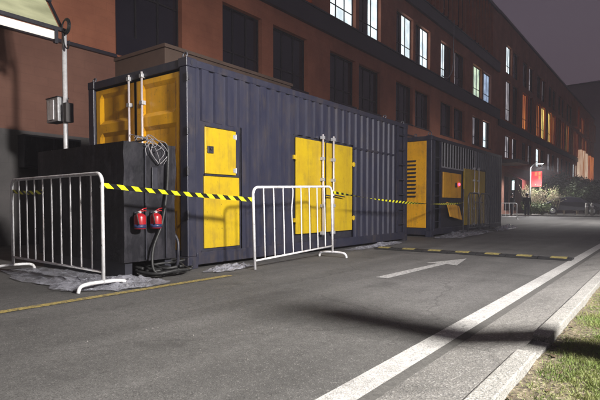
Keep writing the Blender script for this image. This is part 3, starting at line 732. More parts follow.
# ------------------------------------------------------------------ lit canopy on a pole, left
cn = empty('light_canopy', (-8.68, 4.6, 0)); tag(cn, 'tilted canopy of glowing grimy panels over a white light strip on a slim pole', 'canopy')
bm = NB(); tube(bm, [(0, 0, 0), (0, 0, 3.95)], .042, 14); obj('pole', bm, M['barrier'], cn, smooth=True)
bm = NB(); lathe(bm, [(.14, 0), (.14, .012), (.05, .02)], (0, 0, 0), 16); obj('base_plate', bm, M['steel'], cn)
bm = NB(); box(bm, -.03, .03, -5.2, .02, 3.95, 4.01); box(bm, -.52, -.46, -5.2, .02, 4.60, 4.66)
box(bm, -.03, .03, -.18, -.12, 3.72, 3.95)
for y in (-.02, -5.2):
    tube(bm, [(0, y, 3.98), (-.49, y, 4.62)], .025, 8)
tube(bm, [(-.49, 0, 4.62), (-.9, 0, 4.95)], .025, 8); tube(bm, [(-.9, -5.2, 4.95), (-.9, 0, 4.95)], .025, 8)
obj('frame', bm, M['dark'], cn)
for y0_, y1_ in ((-5.15, -2.62), (-2.56, -.08)):
    bm = NB(); v = [(-.02, y0_, 4.015), (-.02, y1_, 4.015), (-.475, y1_, 4.60), (-.475, y0_, 4.60)]
    w_ = [(a-.015, b, c+.012) for a, b, c in v]
    A = [bm.verts.new(p) for p in v]; Bv = [bm.verts.new(p) for p in w_]
    bm.faces.new(A); bm.faces.new(Bv[::-1])
    for i in range(4): bm.faces.new((A[i], A[(i+1) % 4], Bv[(i+1) % 4], Bv[i]))
    obj('panel', bm, M['canopy_panel'], cn)
bm = NB(); box(bm, -.02, .01, -5.1, -.17, 3.79, 3.925); obj('light_strip', bm, M['panel_lamp'], cn, bevel=.004)
bm = NB(); box(bm, -.60, -.56, -5.1, -.1, 4.70, 4.80); obj('light_strip', bm, M['panel_lamp'], cn, bevel=.004)
jb = empty('junction_box', (-8.68, 4.6, 2.33)); tag(jb, 'grey junction box strapped to the slim canopy pole', 'junction box')
bm = NB(); box(bm, -.48, -.07, -.10, .10, .05, .48); obj('casing', bm, M['steel'], jb, bevel=.01)
bm = NB(); box(bm, -.42, -.20, -.115, -.102, .09, .44); obj('cover', bm, M['barrier'], jb, bevel=.004)
bm = NB(); box(bm, .05, .16, -.07, .07, .02, .36); obj('side_box', bm, M['dado'], jb, bevel=.01)
bm = NB(); box(bm, -.49, -.06, -.11, .11, .48, .492); obj('lid', bm, M['dark'], jb)
cl = NB()
for k_ in range(3):
    r_ = .10+.018*k_; tube(cl, [(r_*math.cos(a_)+.13, -.05+.012*k_, r_*math.sin(a_)+4.02) for a_ in [i*math.pi/10 for i in range(21)]], .011, 7, cap=False)
tube(cl, smooth_pts([(.05, -.05, 3.95), (.1, -.05, 3.7), (.2, -.04, 3.62), (.27, -.05, 3.74)], 5), .012, 7)
cc = obj('coiled_cable', cl, M['rubber'], smooth=True, loc=(-8.68, 4.6, 0)); tag(cc, 'black coiled cable tied to the top of the slim pole', 'cable')

# ------------------------------------------------------------------ black cabinet, extinguishers, hoses
bx = empty('equipment_cabinet', (-6.17, 3.78, 0)); tag(bx, 'large black cabinet with wires on top in front of the yellow container end', 'cabinet')
bm = NB(); nx_, nz_ = 24, 16
# body: gridded box so that its soft skin can sag a little
def grid_face(bm, P, nu, nv):
    V = [[bm.verts.new(P(i/nu, j/nv)) for i in range(nu+1)] for j in range(nv+1)]
    for j in range(nv):
        for i in range(nu): bm.faces.new((V[j][i], V[j][i+1], V[j+1][i+1], V[j+1][i]))
hx, hy, z0_, z1_ = 1.04, .37, .20, 1.635
grid_face(bm, lambda u, v: (-hx+2*hx*u, -hy, z0_+(z1_-z0_)*v), 30, 20); grid_face(bm, lambda u, v: (hx-2*hx*u, hy, z0_+(z1_-z0_)*v), 30, 20)
grid_face(bm, lambda u, v: (hx, -hy+2*hy*u, z0_+(z1_-z0_)*v), 14, 20); grid_face(bm, lambda u, v: (-hx, hy-2*hy*u, z0_+(z1_-z0_)*v), 14, 20)
grid_face(bm, lambda u, v: (-hx+2*hx*u, -hy+2*hy*v, z1_), 30, 14); grid_face(bm, lambda u, v: (-hx+2*hx*u, hy-2*hy*v, z0_), 30, 14)
bmesh.ops.remove_doubles(bm, verts=bm.verts, dist=.0005)
for v in bm.verts:
    d = noise.noise(v.co*1.7)*.012+noise.noise(v.co*5)*.006
    v.co += Vector((d if abs(v.co.x) > hx-.01 else 0, d if abs(v.co.y) > hy-.01 else 0, d*.6 if v.co.z > z1_-.01 else 0))
o_ = obj('body', bm, M['black'], bx, smooth=True); o_.data.set_sharp_from_angle(angle=R(40))
bm = NB(); box(bm, -hx+.05, hx-.05, -hy+.03, -hy+.13, 0, .2); box(bm, -hx+.05, hx-.05, hy-.13, hy-.03, 0, .2); obj('skid', bm, M['dark'], bx)
bm = NB(); box(bm, hx+.012, hx+.03, -.10, -.085, .22, 1.6); box(bm, hx+.012, hx+.03, .20, .215, .22, 1.58); obj('edge_strip', bm, M['dark'], bx)
bm = NB(); box(bm, hx+.012, hx+.035, .0, .08, 1.05, 1.35); obj('latch', bm, M['dark'], bx, bevel=.005)
def extinguisher():
    e = empty('fire_extinguisher', (0, 0, 0))
    bm = NB(); lathe(bm, [(.060, 0), (.064, .01), (.064, .155), (.055, .18), (.03, .198), (.020, .205)], n=24); obj('cylinder', bm, M['red'], e, smooth=True)
    bm = NB(); lathe(bm, [(.0655, .012), (.0655, .060)], n=24); obj('label', bm, M['navy'], e, smooth=True)
    bm = NB(); lathe(bm, [(.018, .200), (.018, .225), (.012, .235)], n=14); lathe(bm, [(.016, 0), (.016, .03)], (.0, -.03, .215), 12, 'y'); obj('valve', bm, M['steel'], e)
    bm = NB(); tube(bm, [(0, .0, .235), (0, .05, .262), (0, .085, .268)], .008, 8); tube(bm, [(0, .01, .222), (0, .055, .236), (0, .08, .232)], .007, 8); obj('lever', bm, M['red'], e, smooth=True)
    bm = NB(); tube(bm, smooth_pts([(.01, -.02, .215), (.03, -.06, .20), (.055, -.065, .14), (.058, -.055, .06)], 5), .007, 8); obj('hose', bm, M['rubber'], e, smooth=True)
    bm = NB(); box(bm, -.078, -.066, -.02, .02, .02, .22); obj('bracket', bm, M['dark'], e)
    return e
e1 = extinguisher(); tag(e1, 'red fire extinguisher hung on the black cabinet, the left of the two', 'fire extinguisher', 'fire extinguishers on the cabinet')
e1.location = (-5.03, 3.55, .60); e1.scale = (1.1, 1.1, .92)
e2 = copy_tree(e1); e2.location = (-5.035, 3.78, .60); e2['label'] = 'red fire extinguisher hung on the black cabinet, the right one nearer the hose'

def cable(name, pts, r, m, label, cat='cable', group=None, k=6):
    bm = NB(); tube(bm, smooth_pts(pts, k), r, 8); return tag(obj(name, bm, m, smooth=True), label, cat, group)
cable('drain_hose', [(-5.2, 3.96, 1.66), (-5.08, 4.0, 1.62), (-5.05, 3.98, 1.35), (-5.06, 3.96, 1.0), (-5.05, 3.88, .65), (-5.04, 3.74, .35), (-4.98, 3.70, .10), (-4.9, 3.8, .03)], .016, M['rubber'], 'black hose running down the side of the black cabinet to the ground', 'hose')
cable('corrugated_pipe', [(-5.30, 4.22, .55), (-5.22, 4.26, .42), (-5.16, 4.22, .25), (-5.05, 4.12, .12), (-4.95, 4.0, .04)], .022, M['dark'], 'short dark pipe low down between the black cabinet and the container post', 'pipe')
# tangle of pale wires on the cabinet's top corner: one bundle
rb_ = random.Random(5); bm = NB()
for i in range(10):
    s0 = (-5.16+rb_.uniform(-.2, .02), 3.80+rb_.uniform(-.18, .1), 1.66+rb_.uniform(0, .05))
    L = rb_.uniform(.03, .24)
    pts = [s0, (s0[0]+rb_.uniform(-.05, .05), s0[1]+rb_.uniform(.0, .08), 1.70+rb_.uniform(0, .09)), (-5.10+rb_.uniform(-.02, .05), s0[1]+rb_.uniform(.03, .16), 1.66), (-5.09+rb_.uniform(0, .03), s0[1]+rb_.uniform(.03, .2), 1.64-L*.5), (-5.08+rb_.uniform(0, .03), s0[1]+rb_.uniform(.03, .2), 1.62-L)]
    tube(bm, smooth_pts(pts, 5), rb_.uniform(.003, .0055), 6)
tag(obj('wire_bundle', bm, M['cablelight'], smooth=True), 'tangle of pale wires spilling over the top edge of the black cabinet', 'wires')
bm = NB(); tube(bm, smooth_pts([(-6.3, 4.3, 1.66), (-6.1, 4.1, 1.76), (-5.8, 3.95, 1.72), (-5.5, 3.85, 1.70), (-5.25, 3.8, 1.70)], 6), .014, 8)
tag(obj('feed_cable', bm, M['cablelight'], smooth=True), 'pale feed cable lying along the top of the black cabinet', 'cable')
# black cables heaped between cabinet and container
rb_ = random.Random(9)
for i in range(9):
    cx, cy = -5.25+rb_.uniform(-.3, .35), 4.15+rb_.uniform(-.3, .3); pts = []
    a0 = rb_.uniform(0, 6.28); r0 = rb_.uniform(.18, .42)
    for q in range(9):
        a_ = a0+q*.75; rr_ = r0*rb_.uniform(.75, 1.15)
        pts.append((cx+rr_*math.cos(a_)*.9, cy+rr_*math.sin(a_)*.8, .025+.012*i+rb_.uniform(0, .03)))
    cable('power_cable', pts, .017, M['rubber'], 'thick black power cable coiled in the heap between cabinet and container', 'cable', 'cables heaped by the container corner', 4)

# crumpled plastic sheeting
def plastic(name, outline_fn, cx, cy, lx, ly, hgt, rot, seed, label, nx=130, ny=80):
    vs = []; fs = []; ok = {}
    for j in range(ny+1):
        for i in range(nx+1):
            u, v = i/nx*2-1, j/ny*2-1
            rad = math.sqrt(u*u+v*v); edge = 1-.28*noise.noise(Vector((u*2.1+seed, v*2.1, seed)))-.12*noise.noise(Vector((u*7, v*7, seed)))
            if rad > edge: continue
            p = Vector((u*3+seed, v*3, seed*.7))
            hh = abs(noise.noise(p))*1.1+(.5-abs(noise.noise(p*1.9)))*.45+abs(noise.noise(p*3.2))*.22+abs(noise.noise(p*6))*.05
            z = .012+hgt*hh*max(0, min(1, (edge-rad)*3.0)) 
            X_, Y_ = u*lx, v*ly; c_, s_ = math.cos(rot), math.sin(rot)
            ok[i, j] = len(vs); vs.append((X_*c_-Y_*s_, X_*s_+Y_*c_, z))
    for j in range(ny):
        for i in range(nx):
            if all(k in ok for k in ((i, j), (i+1, j), (i+1, j+1), (i, j+1))): fs.append((ok[i, j], ok[i+1, j], ok[i+1, j+1], ok[i, j+1]))
    o = raw(name, vs, fs, M['plastic'], smooth=True); o.location = (cx, cy, 0); tag(o, label, 'plastic sheet', 'crumpled plastic sheets on the ground'); return o
plastic('plastic_sheet', None, -5.75, 3.0, 1.35, .42, .065, R(-3), 1.3, 'large crumpled clear plastic sheet under the left barrier')
plastic('plastic_sheet', None, -4.95, 3.12, .62, .42, .085, R(60), 5.3, 'crumpled clear plastic heap behind the right foot of the left barrier')
plastic('plastic_sheet', None, -4.86, 4.85, .20, .50, .06, R(10), 2.1, 'small crumpled plastic sheet beside the bottom rail of the near container', 60, 50)
plastic('plastic_sheet', None, -5.0, 9.5, .16, 1.5, .05, R(2), 3.7, 'thin plastic strip lying along the ground beyond the middle barrier', 40, 90)
plastic('plastic_sheet', None, -4.9, 15.0, .45, 2.6, .10, R(3), 8.1, 'crumpled plastic sheet in front of the louvred container doors', 60, 100)
plastic('plastic_sheet', None, -4.85, 19.0, .35, 1.7, .16, R(2), 9.4, 'pale plastic heap by the far end of the louvred container', 50, 70)

# ------------------------------------------------------------------ crowd barriers
def barrier(L, H, nbar, m, feet=(True, True), bent=None, rc=.10, rt=.019, arch=False):
    b_ = empty('crowd_barrier')
    zb = .07; bm = NB()
    if arch: rc = L/2-.001 if L < 1 else .3
    pts = [(-L/2, 0, zb)]+[(x, 0, z) for x, z in [(-L/2+rc-rc*math.cos(a_), H-rc+rc*math.sin(a_)) for a_ in [i*math.pi/16 for i in range(9)]]]
    pts += [(x, 0, z) for x, z in [(L/2-rc+rc*math.sin(a_), H-rc+rc*math.cos(a_)) for a_ in [i*math.pi/16 for i in range(9)]]]+[(L/2, 0, zb)]
    tube(bm, pts, rt, 12); obj('frame', bm, m, b_, smooth=True)
    bm = NB(); tube(bm, [(-L/2, 0, .19), (L/2, 0, .19)], .014, 10); obj('bottom_rail', bm, m, b_, smooth=True)
    for i in range(nbar):
        x = -L/2+L*(i+1)/(nbar+1); bm = NB(); w = .02 if bent == i else 0
        zt = H-.005 if abs(x) < L/2-rc else H-rc*.4
        tube(bm, smooth_pts([(x, 0, .19), (x-w*.6, 0, .55), (x-w*1.0, 0, .85), (x+w*.9, 0, zt-.08), (x, 0, zt)], 4), .0095, 8); obj('bar', bm, m, b_, smooth=True)
    for s_, on in zip((-1, 1), feet):
        if not on: continue
        bm = NB(); x = s_*L/2
        pts = [(x, -.27, .0), (x, -.255, .05), (x, -.21, .075), (x, -.1, .085), (x, .1, .085), (x, .21, .075), (x, .255, .05), (x, .27, .0)]
        tube(bm, smooth_pts(pts, 3), .019, 10); obj('foot', bm, m, b_, smooth=True)
    return b_
b1 = barrier(2.32, 1.215, 9, M['barrier'], bent=None); b1.location = (-5.86, 2.92, 0); b1.rotation_euler = (0, 0, R(-2.6))
tag(b1, 'white steel crowd barrier standing in front of the black cabinet', 'barrier', 'crowd barriers')
b2 = barrier(2.0, 1.19, 8, M['barrier'], feet=(False, True), bent=3); b2.location = (-4.53, 6.0, -.03); b2.rotation_euler = (0, R(-2.0), R(91.2))
tag(b2, 'white crowd barrier with a bent bar and missing foot before the large yellow doors', 'barrier', 'crowd barriers')
b3 = barrier(1.05, 1.25, 6, M['barriergrey'], rc=.2); b3.location = (-4.86, 15.45, 0); b3.rotation_euler = (0, 0, R(90))
tag(b3, 'narrow grey barrier before the louvred container doors, left of the pair', 'barrier', 'narrow barriers at the far container')
b4 = copy_tree(b3); b4.location = (-4.86, 16.6, 0); b4['label'] = 'narrow grey barrier before the louvred container doors, right of the pair'
b5 = barrier(1.3, 1.0, 5, M['barrier'], rc=.1); b5.location = (-8.0, 31.5, 0); b5.rotation_euler = (0, 0, R(25))
tag(b5, 'pale barrier out on the road beyond the far container', 'barrier')
pp = empty('marker_post', (-4.88, 14.55, 0)); tag(pp, 'slim pale post holding the far end of the hazard tape', 'post')
bm = NB(); tube(bm, [(0, 0, 0), (0, 0, 1.35)], .022, 10); obj('shaft', bm, M['barriergrey'], pp, smooth=True)
bm = NB(); lathe(bm, [(.14, 0), (.14, .03), (.03, .05)]); obj('foot', bm, M['rubber'], pp)

# ------------------------------------------------------------------ hazard tape
def tape(pts, width, label, twist=0, seg=.02, drop=.0, twfun=None):
    P = [Vector(p) for p in pts]; P = smooth_pts(P, 24); vs = []; fs = []; uvs = []; s_ = 0
    for i, p in enumerate(P):
        if i: s_ += (P[i]-P[i-1]).length
        d = (P[min(i+1, len(P)-1)]-P[max(0, i-1)]).normalized(); up = Vector((0, 0, 1)); side = d.cross(up).normalized(); up = side.cross(d)
        a_ = (twfun(s_) if twfun else 0)
        w = (up*math.cos(a_)+side*math.sin(a_))*width/2
        vs += [p-w, p+w]; uvs.append(s_/.17)
    for i in range(len(P)-1): fs.append((2*i, 2*i+2, 2*i+3, 2*i+1))
    me = bpy.data.meshes.new('hazard_tape'); me.from_pydata([tuple(v) for v in vs], [], fs); ul = me.uv_layers.new(name='UVMap')
    for p in me.polygons:
        for li in p.loop_indices:
            vi = me.loops[li].vertex_index; ul.data[li].uv = (uvs[vi//2], vi % 2)
    me.materials.append(M['tape']); o = bpy.data.objects.new('hazard_tape', me); COL.objects.link(o)
    tag(o, label, 'tape', 'black and yellow hazard tape'); return o
tape([(-4.70, 2.84, 1.09), (-4.66, 3.6, 1.035), (-4.60, 4.3, .995), (-4.52, 4.99, .955)], .055, 'black and yellow hazard tape strung between the two white barriers', twfun=lambda s: .25*math.sin(s*2)+.3)
tape([(-4.55, 6.98, 1.10), (-4.62, 9.0, .98), (-4.70, 11.5, .91), (-4.82, 14.0, .93), (-4.88, 14.55, .97)], .05, 'black and yellow hazard tape running from the middle barrier to the far post', twfun=lambda s: .6+.9*s)
tape([(-7.02, 2.98, 1.07), (-6.7, 2.965, 1.045), (-6.3, 2.95, 1.04), (-6.1, 2.945, 1.05)], .05, 'short length of yellow tape tied across the left end of the left barrier', twfun=lambda s: .3)

# ------------------------------------------------------------------ street lamps (each with its own real light)
def spot(name, loc, target, power, size_deg, blend, radius, col, parent):
    ld = bpy.data.lights.new(name, 'SPOT'); ld.energy = power; ld.spot_size = R(size_deg); ld.spot_blend = blend
    ld.shadow_soft_size = radius; ld.color = col
    o = bpy.data.objects.new(name, ld); COL.objects.link(o); o.parent = parent; o.location = loc
    d = Vector(target)-Vector(loc); o.rotation_euler = d.to_track_quat('-Z', 'Y').to_euler(); return o
def street_lamp(x, y, H, arm, azim, label, power, target, size=150, blend=.6, radius=.12, col=(1, .97, .93), post_r=.05):
    """pole with a short arm carrying a flat LED head; arm points to azim"""
    s = empty('street_lamp', (x, y, 0)); tag(s, label, 'street lamp')
    ca, sa = math.cos(azim), math.sin(azim)
    bm = NB(); pts = [(0, 0, 0), (0, 0, H*.5), (0, 0, H-.35)]+[(ca*arm*t, sa*arm*t, H-.35+.35*math.sin(t*math.pi/2)) for t in (.25, .5, .75, 1)]
    tube(bm, pts, [post_r*1.2, post_r, post_r*.85, post_r*.8, post_r*.75, post_r*.7, post_r*.65], 12); obj('post', bm, M['barrier'], s, smooth=True)
    bm = NB(); lathe(bm, [(post_r*2.6, 0), (post_r*2.6, .03), (post_r*1.6, .05), (post_r*1.5, .3)], n=14); obj('base', bm, M['steel'], s)
    cx, cy = ca*(arm+.25), sa*(arm+.25)
    bm = NB(); box(bm, -.30, .30, -.11, .11, -.03, .04)
    for v in bm.verts:
        if v.co.z > 0: v.co.x *= .8; v.co.y *= .7
    bmesh.ops.rotate(bm, verts=bm.verts, cent=(0, 0, 0), matrix=Matrix.Rotation(azim, 3, 'Z')); bmesh.ops.translate(bm, verts=bm.verts, vec=(cx, cy, H))
    hd = obj('lamp_head', bm, M['steel'], s, bevel=.01)
    bm = NB(); box(bm, -.24, .24, -.08, .08, -.05, -.032)
    bmesh.ops.rotate(bm, verts=bm.verts, cent=(0, 0, 0), matrix=Matrix.Rotation(azim, 3, 'Z')); bmesh.ops.translate(bm, verts=bm.verts, vec=(cx, cy, H))
    obj('lens', bm, M['lamp_glow'], hd)
    spot('lamp_light', (cx, cy, H-.10), (target[0]-x, target[1]-y, target[2]), power, size, blend, radius, col, s)
    return s
street_lamp(4.35, 2.9, 4.3, .5, R(180), 'street lamp on the verge right of the view lighting the near road', P_VERGE, (-1.9, 3.2, 0), 126, .85, .38)
# floodlight on a short mast behind the camera, aimed along the containers
fl = empty('floodlight_mast', (1.0, .9, 0)); tag(fl, 'mast with a floodlight beside the camera aimed at the containers', 'floodlight')
bm = NB(); tube(bm, [(0, 0, 0), (0, 0, 3.5)], .04, 12); obj('post', bm, M['steel'], fl, smooth=True)
bm = NB(); box(bm, -.12, .12, -.16, .16, 3.52, 3.78); hd = obj('lamp_head', bm, M['dark'], fl, bevel=.01)
bm = NB(); box(bm, -.135, -.122, -.14, .14, 3.54, 3.76); obj('lens', bm, M['lamp_glow'], hd)
spot('lamp_light', (-.22, .12, 3.65), (-6.3, 12.6, 1.8), P_FLOOD, 88, .85, .10, (.93, .90, 1.0), fl)
# unseen pillar, added to throw the shadow that crosses the road
gp = empty('shadow_pillar', (.50, 3.16, 0)); tag(gp, 'unseen square pillar right of the view, added to cast the road shadow', 'pillar')
bm = NB(); box(bm, -.15, .15, -.17, .17, 0, 1.95); obj('shaft', bm, M['kerb'], gp, bevel=.015)
bm = NB(); box(bm, -.17, .17, -.19, .19, 1.95, 2.02); obj('cap', bm, M['kerb'], gp, bevel=.02)
street_lamp(-9.15, 43.4, 4.25, .45, R(20), 'lit white street lamp in front of the red sign at the far end', P_FAR, (-8.0, 43.0, 0), 165, .4, .12, (1, .98, .96), .055)
street_lamp(1.5, 30.0, 6.0, .8, R(180), 'street lamp at the junction right of the view', P_JUNCTION, (-3.5, 29.5, 0), 128, 1.0, .15, (1, .97, .94), .07)

# ------------------------------------------------------------------ red sign
rs = empty('red_sign', (-9.75, 46.0, 0)); tag(rs, 'glowing red sign board with small yellow characters behind the street lamp', 'sign')
bm = NB(); box(bm, .02, .98, -.06, .06, 2.45, 3.75); obj('board', bm, M['redsign'], rs, bevel=.02)
bm = NB()
for x0_, z0_ in ((.70, 3.42), (.70, 3.08), (.42, 3.42)):
    for k_ in range(3): box(bm, x0_, x0_+.2, -.075, -.062, z0_+k_*.10, z0_+k_*.10+.035)
    box(bm, x0_+.085, x0_+.115, -.082, -.076, z0_-.02, z0_+.26)
obj('characters', bm, M['yellowsign'], rs)
for x0_ in (.1, .9):
    bm = NB(); tube(bm, [(x0_, .12, 0), (x0_, .12, 3.7)], .05, 8); obj('leg', bm, M['dark'], rs)
ra = empty('red_canopy', (-11.0, 46.6, 0)); tag(ra, 'dull red entrance awning left of the glowing red sign', 'awning')
bm = NB(); v = [(-.2, -2, 3.7), (-.2, 1.0, 3.7), (1.0, 1.0, 3.0), (1.0, -2, 3.0), (1.0, -2, 2.2), (1.0, 1.0, 2.2)]
vv = [bm.verts.new(p) for p in v]; bm.faces.new(vv[:4]); bm.faces.new((vv[3], vv[2], vv[5], vv[4])); o = obj('cloth', bm, M['awning'], ra)
sm = o.modifiers.new('thick', 'SOLIDIFY'); sm.thickness = .03
vl = empty('tube_light', (-10.2, 42.4, 0)); tag(vl, 'pale greenish vertical tube light on a thin stand left of the street lamp', 'light')
bm = NB(); tube(bm, [(0, 0, 2.1), (0, 0, 2.85)], .09, 10); obj('tube', bm, M['cyanlit'], vl, smooth=True)
bm = NB(); tube(bm, [(0, 0, 0), (0, 0, 2.1)], .03, 8); obj('stand', bm, M['dark'], vl)

# ------------------------------------------------------------------ shrubs, hedge, trees at the far end
def foliage(name, n, fn, size, m, parent, seed):
    r = random.Random(seed); vs = []; fs = []
    while len(fs) < n:
        p = fn(r)
        if p is None: continue
        s = size*r.uniform(.6, 1.4); a = Vector((r.gauss(0, 1), r.gauss(0, 1), r.gauss(0, 1))).normalized(); b = a.cross(Vector((r.gauss(0, 1), r.gauss(0, 1), r.gauss(0, 1)))).normalized()
        P = Vector(p); i = len(vs); vs += [P-a*s, P+b*s*.45, P+a*s, P-b*s*.45]; fs.append((i, i+1, i+2, i+3))
    return raw(name, [tuple(v) for v in vs], fs, m, parent)
def shrub(x, y, h, w, label, leafm, stemm, seed, nleaf=900, twigs=26, lsize=.06, group='shrubs at the far end', cat='shrub', crown0=.25, name='shrub'):
    s = empty(name, (x, y, .1 if y > 42.2 else 0)); tag(s, label, cat, group); r = random.Random(seed); bm = NB(); tips = []
    for i in range(twigs):
        a = r.uniform(0, 6.28); sp = r.uniform(.2, 1)*w*.5; hh = h*r.uniform(.6, 1)
        pts = [(r.uniform(-.06, .06), r.uniform(-.06, .06), 0), (math.cos(a)*sp*.35, math.sin(a)*sp*.35, hh*.45), (math.cos(a)*sp*.8+r.uniform(-.1, .1), math.sin(a)*sp*.8, hh*.8), (math.cos(a)*sp+r.uniform(-.2, .2), math.sin(a)*sp, hh)]
        tube(bm, smooth_pts(pts, 3), [.024-.018*k/9 for k in range(10)], 5); tips += [pts[1], pts[2], pts[3], pts[3]]
        q = Vector(pts[2])
        for j in range(3):
            e_ = q+Vector((r.uniform(-.35, .35), r.uniform(-.35, .35), r.uniform(-.1, .4))); tube(bm, [q, e_], [.010, .004], 4); tips.append(tuple(e_))
    obj('stem', bm, stemm, s)
    cl_ = [Vector(r.choice(tips)) for _ in range(34)]
    def fn(rr):
        c = rr.choice(cl_); g = .10+.10*w/2
        p = c+Vector((rr.gauss(0, g), rr.gauss(0, g), rr.gauss(0, g*.8)))
        return p if p.z > .05 else None
    foliage('foliage', nleaf, fn, lsize, leafm, s, seed+1)
    return s
sx_ = [(-9.4, 44.6, 2.5, 1.5), (-8.6, 44.2, 2.1, 1.4), (-7.9, 44.6, 2.3, 1.5), (-7.3, 44.0, 1.9, 1.2)]
sl_ = ['bare pale shrub lit by the street lamp, right behind its post', 'pale twiggy shrub with a leafy green foot just right of the lamp post', 'tangled pale twiggy shrub, third from the lamp post', 'last and lowest of the pale twiggy shrubs right of the lamp post']
for i, (a, b, c, d) in enumerate(sx_): shrub(a, b, c, d, sl_[i], M['leafpale'], M['twig'], 30+i, 260, 26, .05)
shrub(-9.0, 43.0, .9, 1.3, 'low leafy green bush at the foot of the lamp post', M['leaf'], M['bark'], 44, 1500, 14, .07)
shrub(-8.2, 43.1, .7, 1.1, 'low green bush on the pavement right of the lamp post', M['leaf'], M['bark'], 45, 1200, 12, .07)
dk = [(-6.3, 47.5, 2.7, 2.4), (-4.9, 48.6, 2.3, 2.2), (-8.6, 52, 3.6, 3.0), (-6.8, 56, 3.4, 3.0), (-5.2, 52.0, 3.0, 2.6), (-3.6, 49.5, 2.2, 2.2), (-7.6, 49.5, 3.0, 2.4)]
dl_ = ['dark bushy shrub behind the parked dark car', 'dark rounded shrub behind the pale bollards', 'tall dark shrub standing beyond the twiggy lit ones', 'farthest tall dark shrub under the long red awning', 'dark shrub in the second row behind the bollards', 'dark shrub at the right edge of the picture', 'dark shrub between the twiggy shrubs and the parked car']
for i, (a, b, c, d) in enumerate(dk): shrub(a, b, c, d, dl_[i], M['leafdark'], M['bark'], 60+i, 2600, 22, .11, 'dark shrubs beyond the junction')

# bollards
def bollard():
    b_ = empty('bollard'); bm = NB(); lathe(bm, [(.11, 0), (.11, .82), (.09, .90), (.03, .94)], n=14); obj('post', bm, M['kerb'], b_, smooth=True)
    bm = NB(); lathe(bm, [(.114, .62), (.114, .74)], n=14); obj('band', bm, M['barrier'], b_); return b_
bl = bollard(); bl.location = (-5.1, 43.3, .1); tag(bl, 'pale stone bollard at the far kerb, the one nearer the parked car', 'bollard', 'bollards at the far kerb')
b2_ = copy_tree(bl); b2_.location = (-4.75, 43.4, .1); b2_['label'] = 'pale stone bollard at the far kerb, closest to the picture edge'

# parked car beyond the junction
def car(x, y, rz, m, label):
    c = empty('parked_car', (x, y, .1), rz); tag(c, label, 'car')
    prof = [(-2.2, .35), (-2.25, .62), (-2.1, .92), (-1.75, .98), (-1.2, 1.38), (-.2, 1.46), (.55, 1.36), (1.15, .98), (1.95, .86), (2.2, .66), (2.22, .35)]
    bm = NB(); rings = []
    for s_, k in ((-.86, 0), (-.78, 1), (.78, 1), (.86, 0)):
        rings.append([bm.verts.new((px, s_*(1 if pz < 1 else .86), pz if k or pz > 1 else pz*.99)) for px, pz in prof])
    for i in range(3):
        for j in range(len(prof)-1): bm.faces.new((rings[i][j], rings[i][j+1], rings[i+1][j+1], rings[i+1][j]))
        bm.faces.new((rings[i][-1], rings[i][0], rings[i+1][0], rings[i+1][-1]))
    bm.faces.new(rings[0]); bm.faces.new(rings[3][::-1]); obj('body', bm, m, c, bevel=.04)
    for s_ in (-1, 1):
        bm = NB(); v = [(-1.5, s_*.845, 1.0), (-1.1, s_*.775, 1.33), (-.2, s_*.765, 1.40), (.5, s_*.775, 1.31), (1.0, s_*.845, 1.0)]
        v2 = [(a, b-s_*.03, z) for a, b, z in v]; A = [bm.verts.new(p) for p in v]; B = [bm.verts.new(p) for p in v2]; bm.faces.new(A); bm.faces.new(B[::-1])
        for i in range(5): bm.faces.new((A[i], A[(i+1) % 5], B[(i+1) % 5], B[i]))
        for q in bm.verts: q.co.y += s_*.03
        obj('side_window', bm, M['glass'], c)
    bm = NB(); v = [(1.14, -.68, 1.0), (1.14, .68, 1.0), (.58, .62, 1.355), (.58, -.62, 1.355)]; A = [bm.verts.new((a+.02, b, z+.012)) for a, b, z in v]; bm.faces.new(A); obj('windscreen', bm, M['glass'], c)
    bm = NB(); v = [(-1.74, -.68, 1.0), (-1.74, .68, 1.0), (-1.22, .62, 1.355), (-1.22, -.62, 1.355)]; A = [bm.verts.new((a-.02, b, z+.012)) for a, b, z in v]; bm.faces.new(A); obj('rear_window', bm, M['glass'], c)
    for px in (-1.35, 1.38):
        for s_ in (-1, 1):
            bm = NB(); lathe(bm, [(.26, -.1), (.32, -.09), (.32, .09), (.26, .1)], (px, s_*.80, .32), 22, 'y'); w = obj('wheel', bm, M['rubber'], c)
            bm = NB(); lathe(bm, [(.19, -.005), (.17, .01)] if s_ > 0 else [(.17, -.01), (.19, .005)], (px, s_*.905, .32), 14, 'y'); obj('rim', bm, M['steel'], w)
    for s_ in (-1, 1):
        bm = NB(); box(bm, 2.14, 2.225, s_*.62-.14, s_*.62+.14, .62, .74); obj('headlight', bm, M['chrome'], c, bevel=.02)
        bm = NB(); box(bm, -2.245, -2.17, s_*.62-.14, s_*.62+.14, .68, .82); obj('taillight', bm, M['red'], c, bevel=.02)
    return c
car(-6.3, 44.9, R(8), M['carpaint'], 'dark car parked beyond the junction between the twiggy shrubs and the bollards')

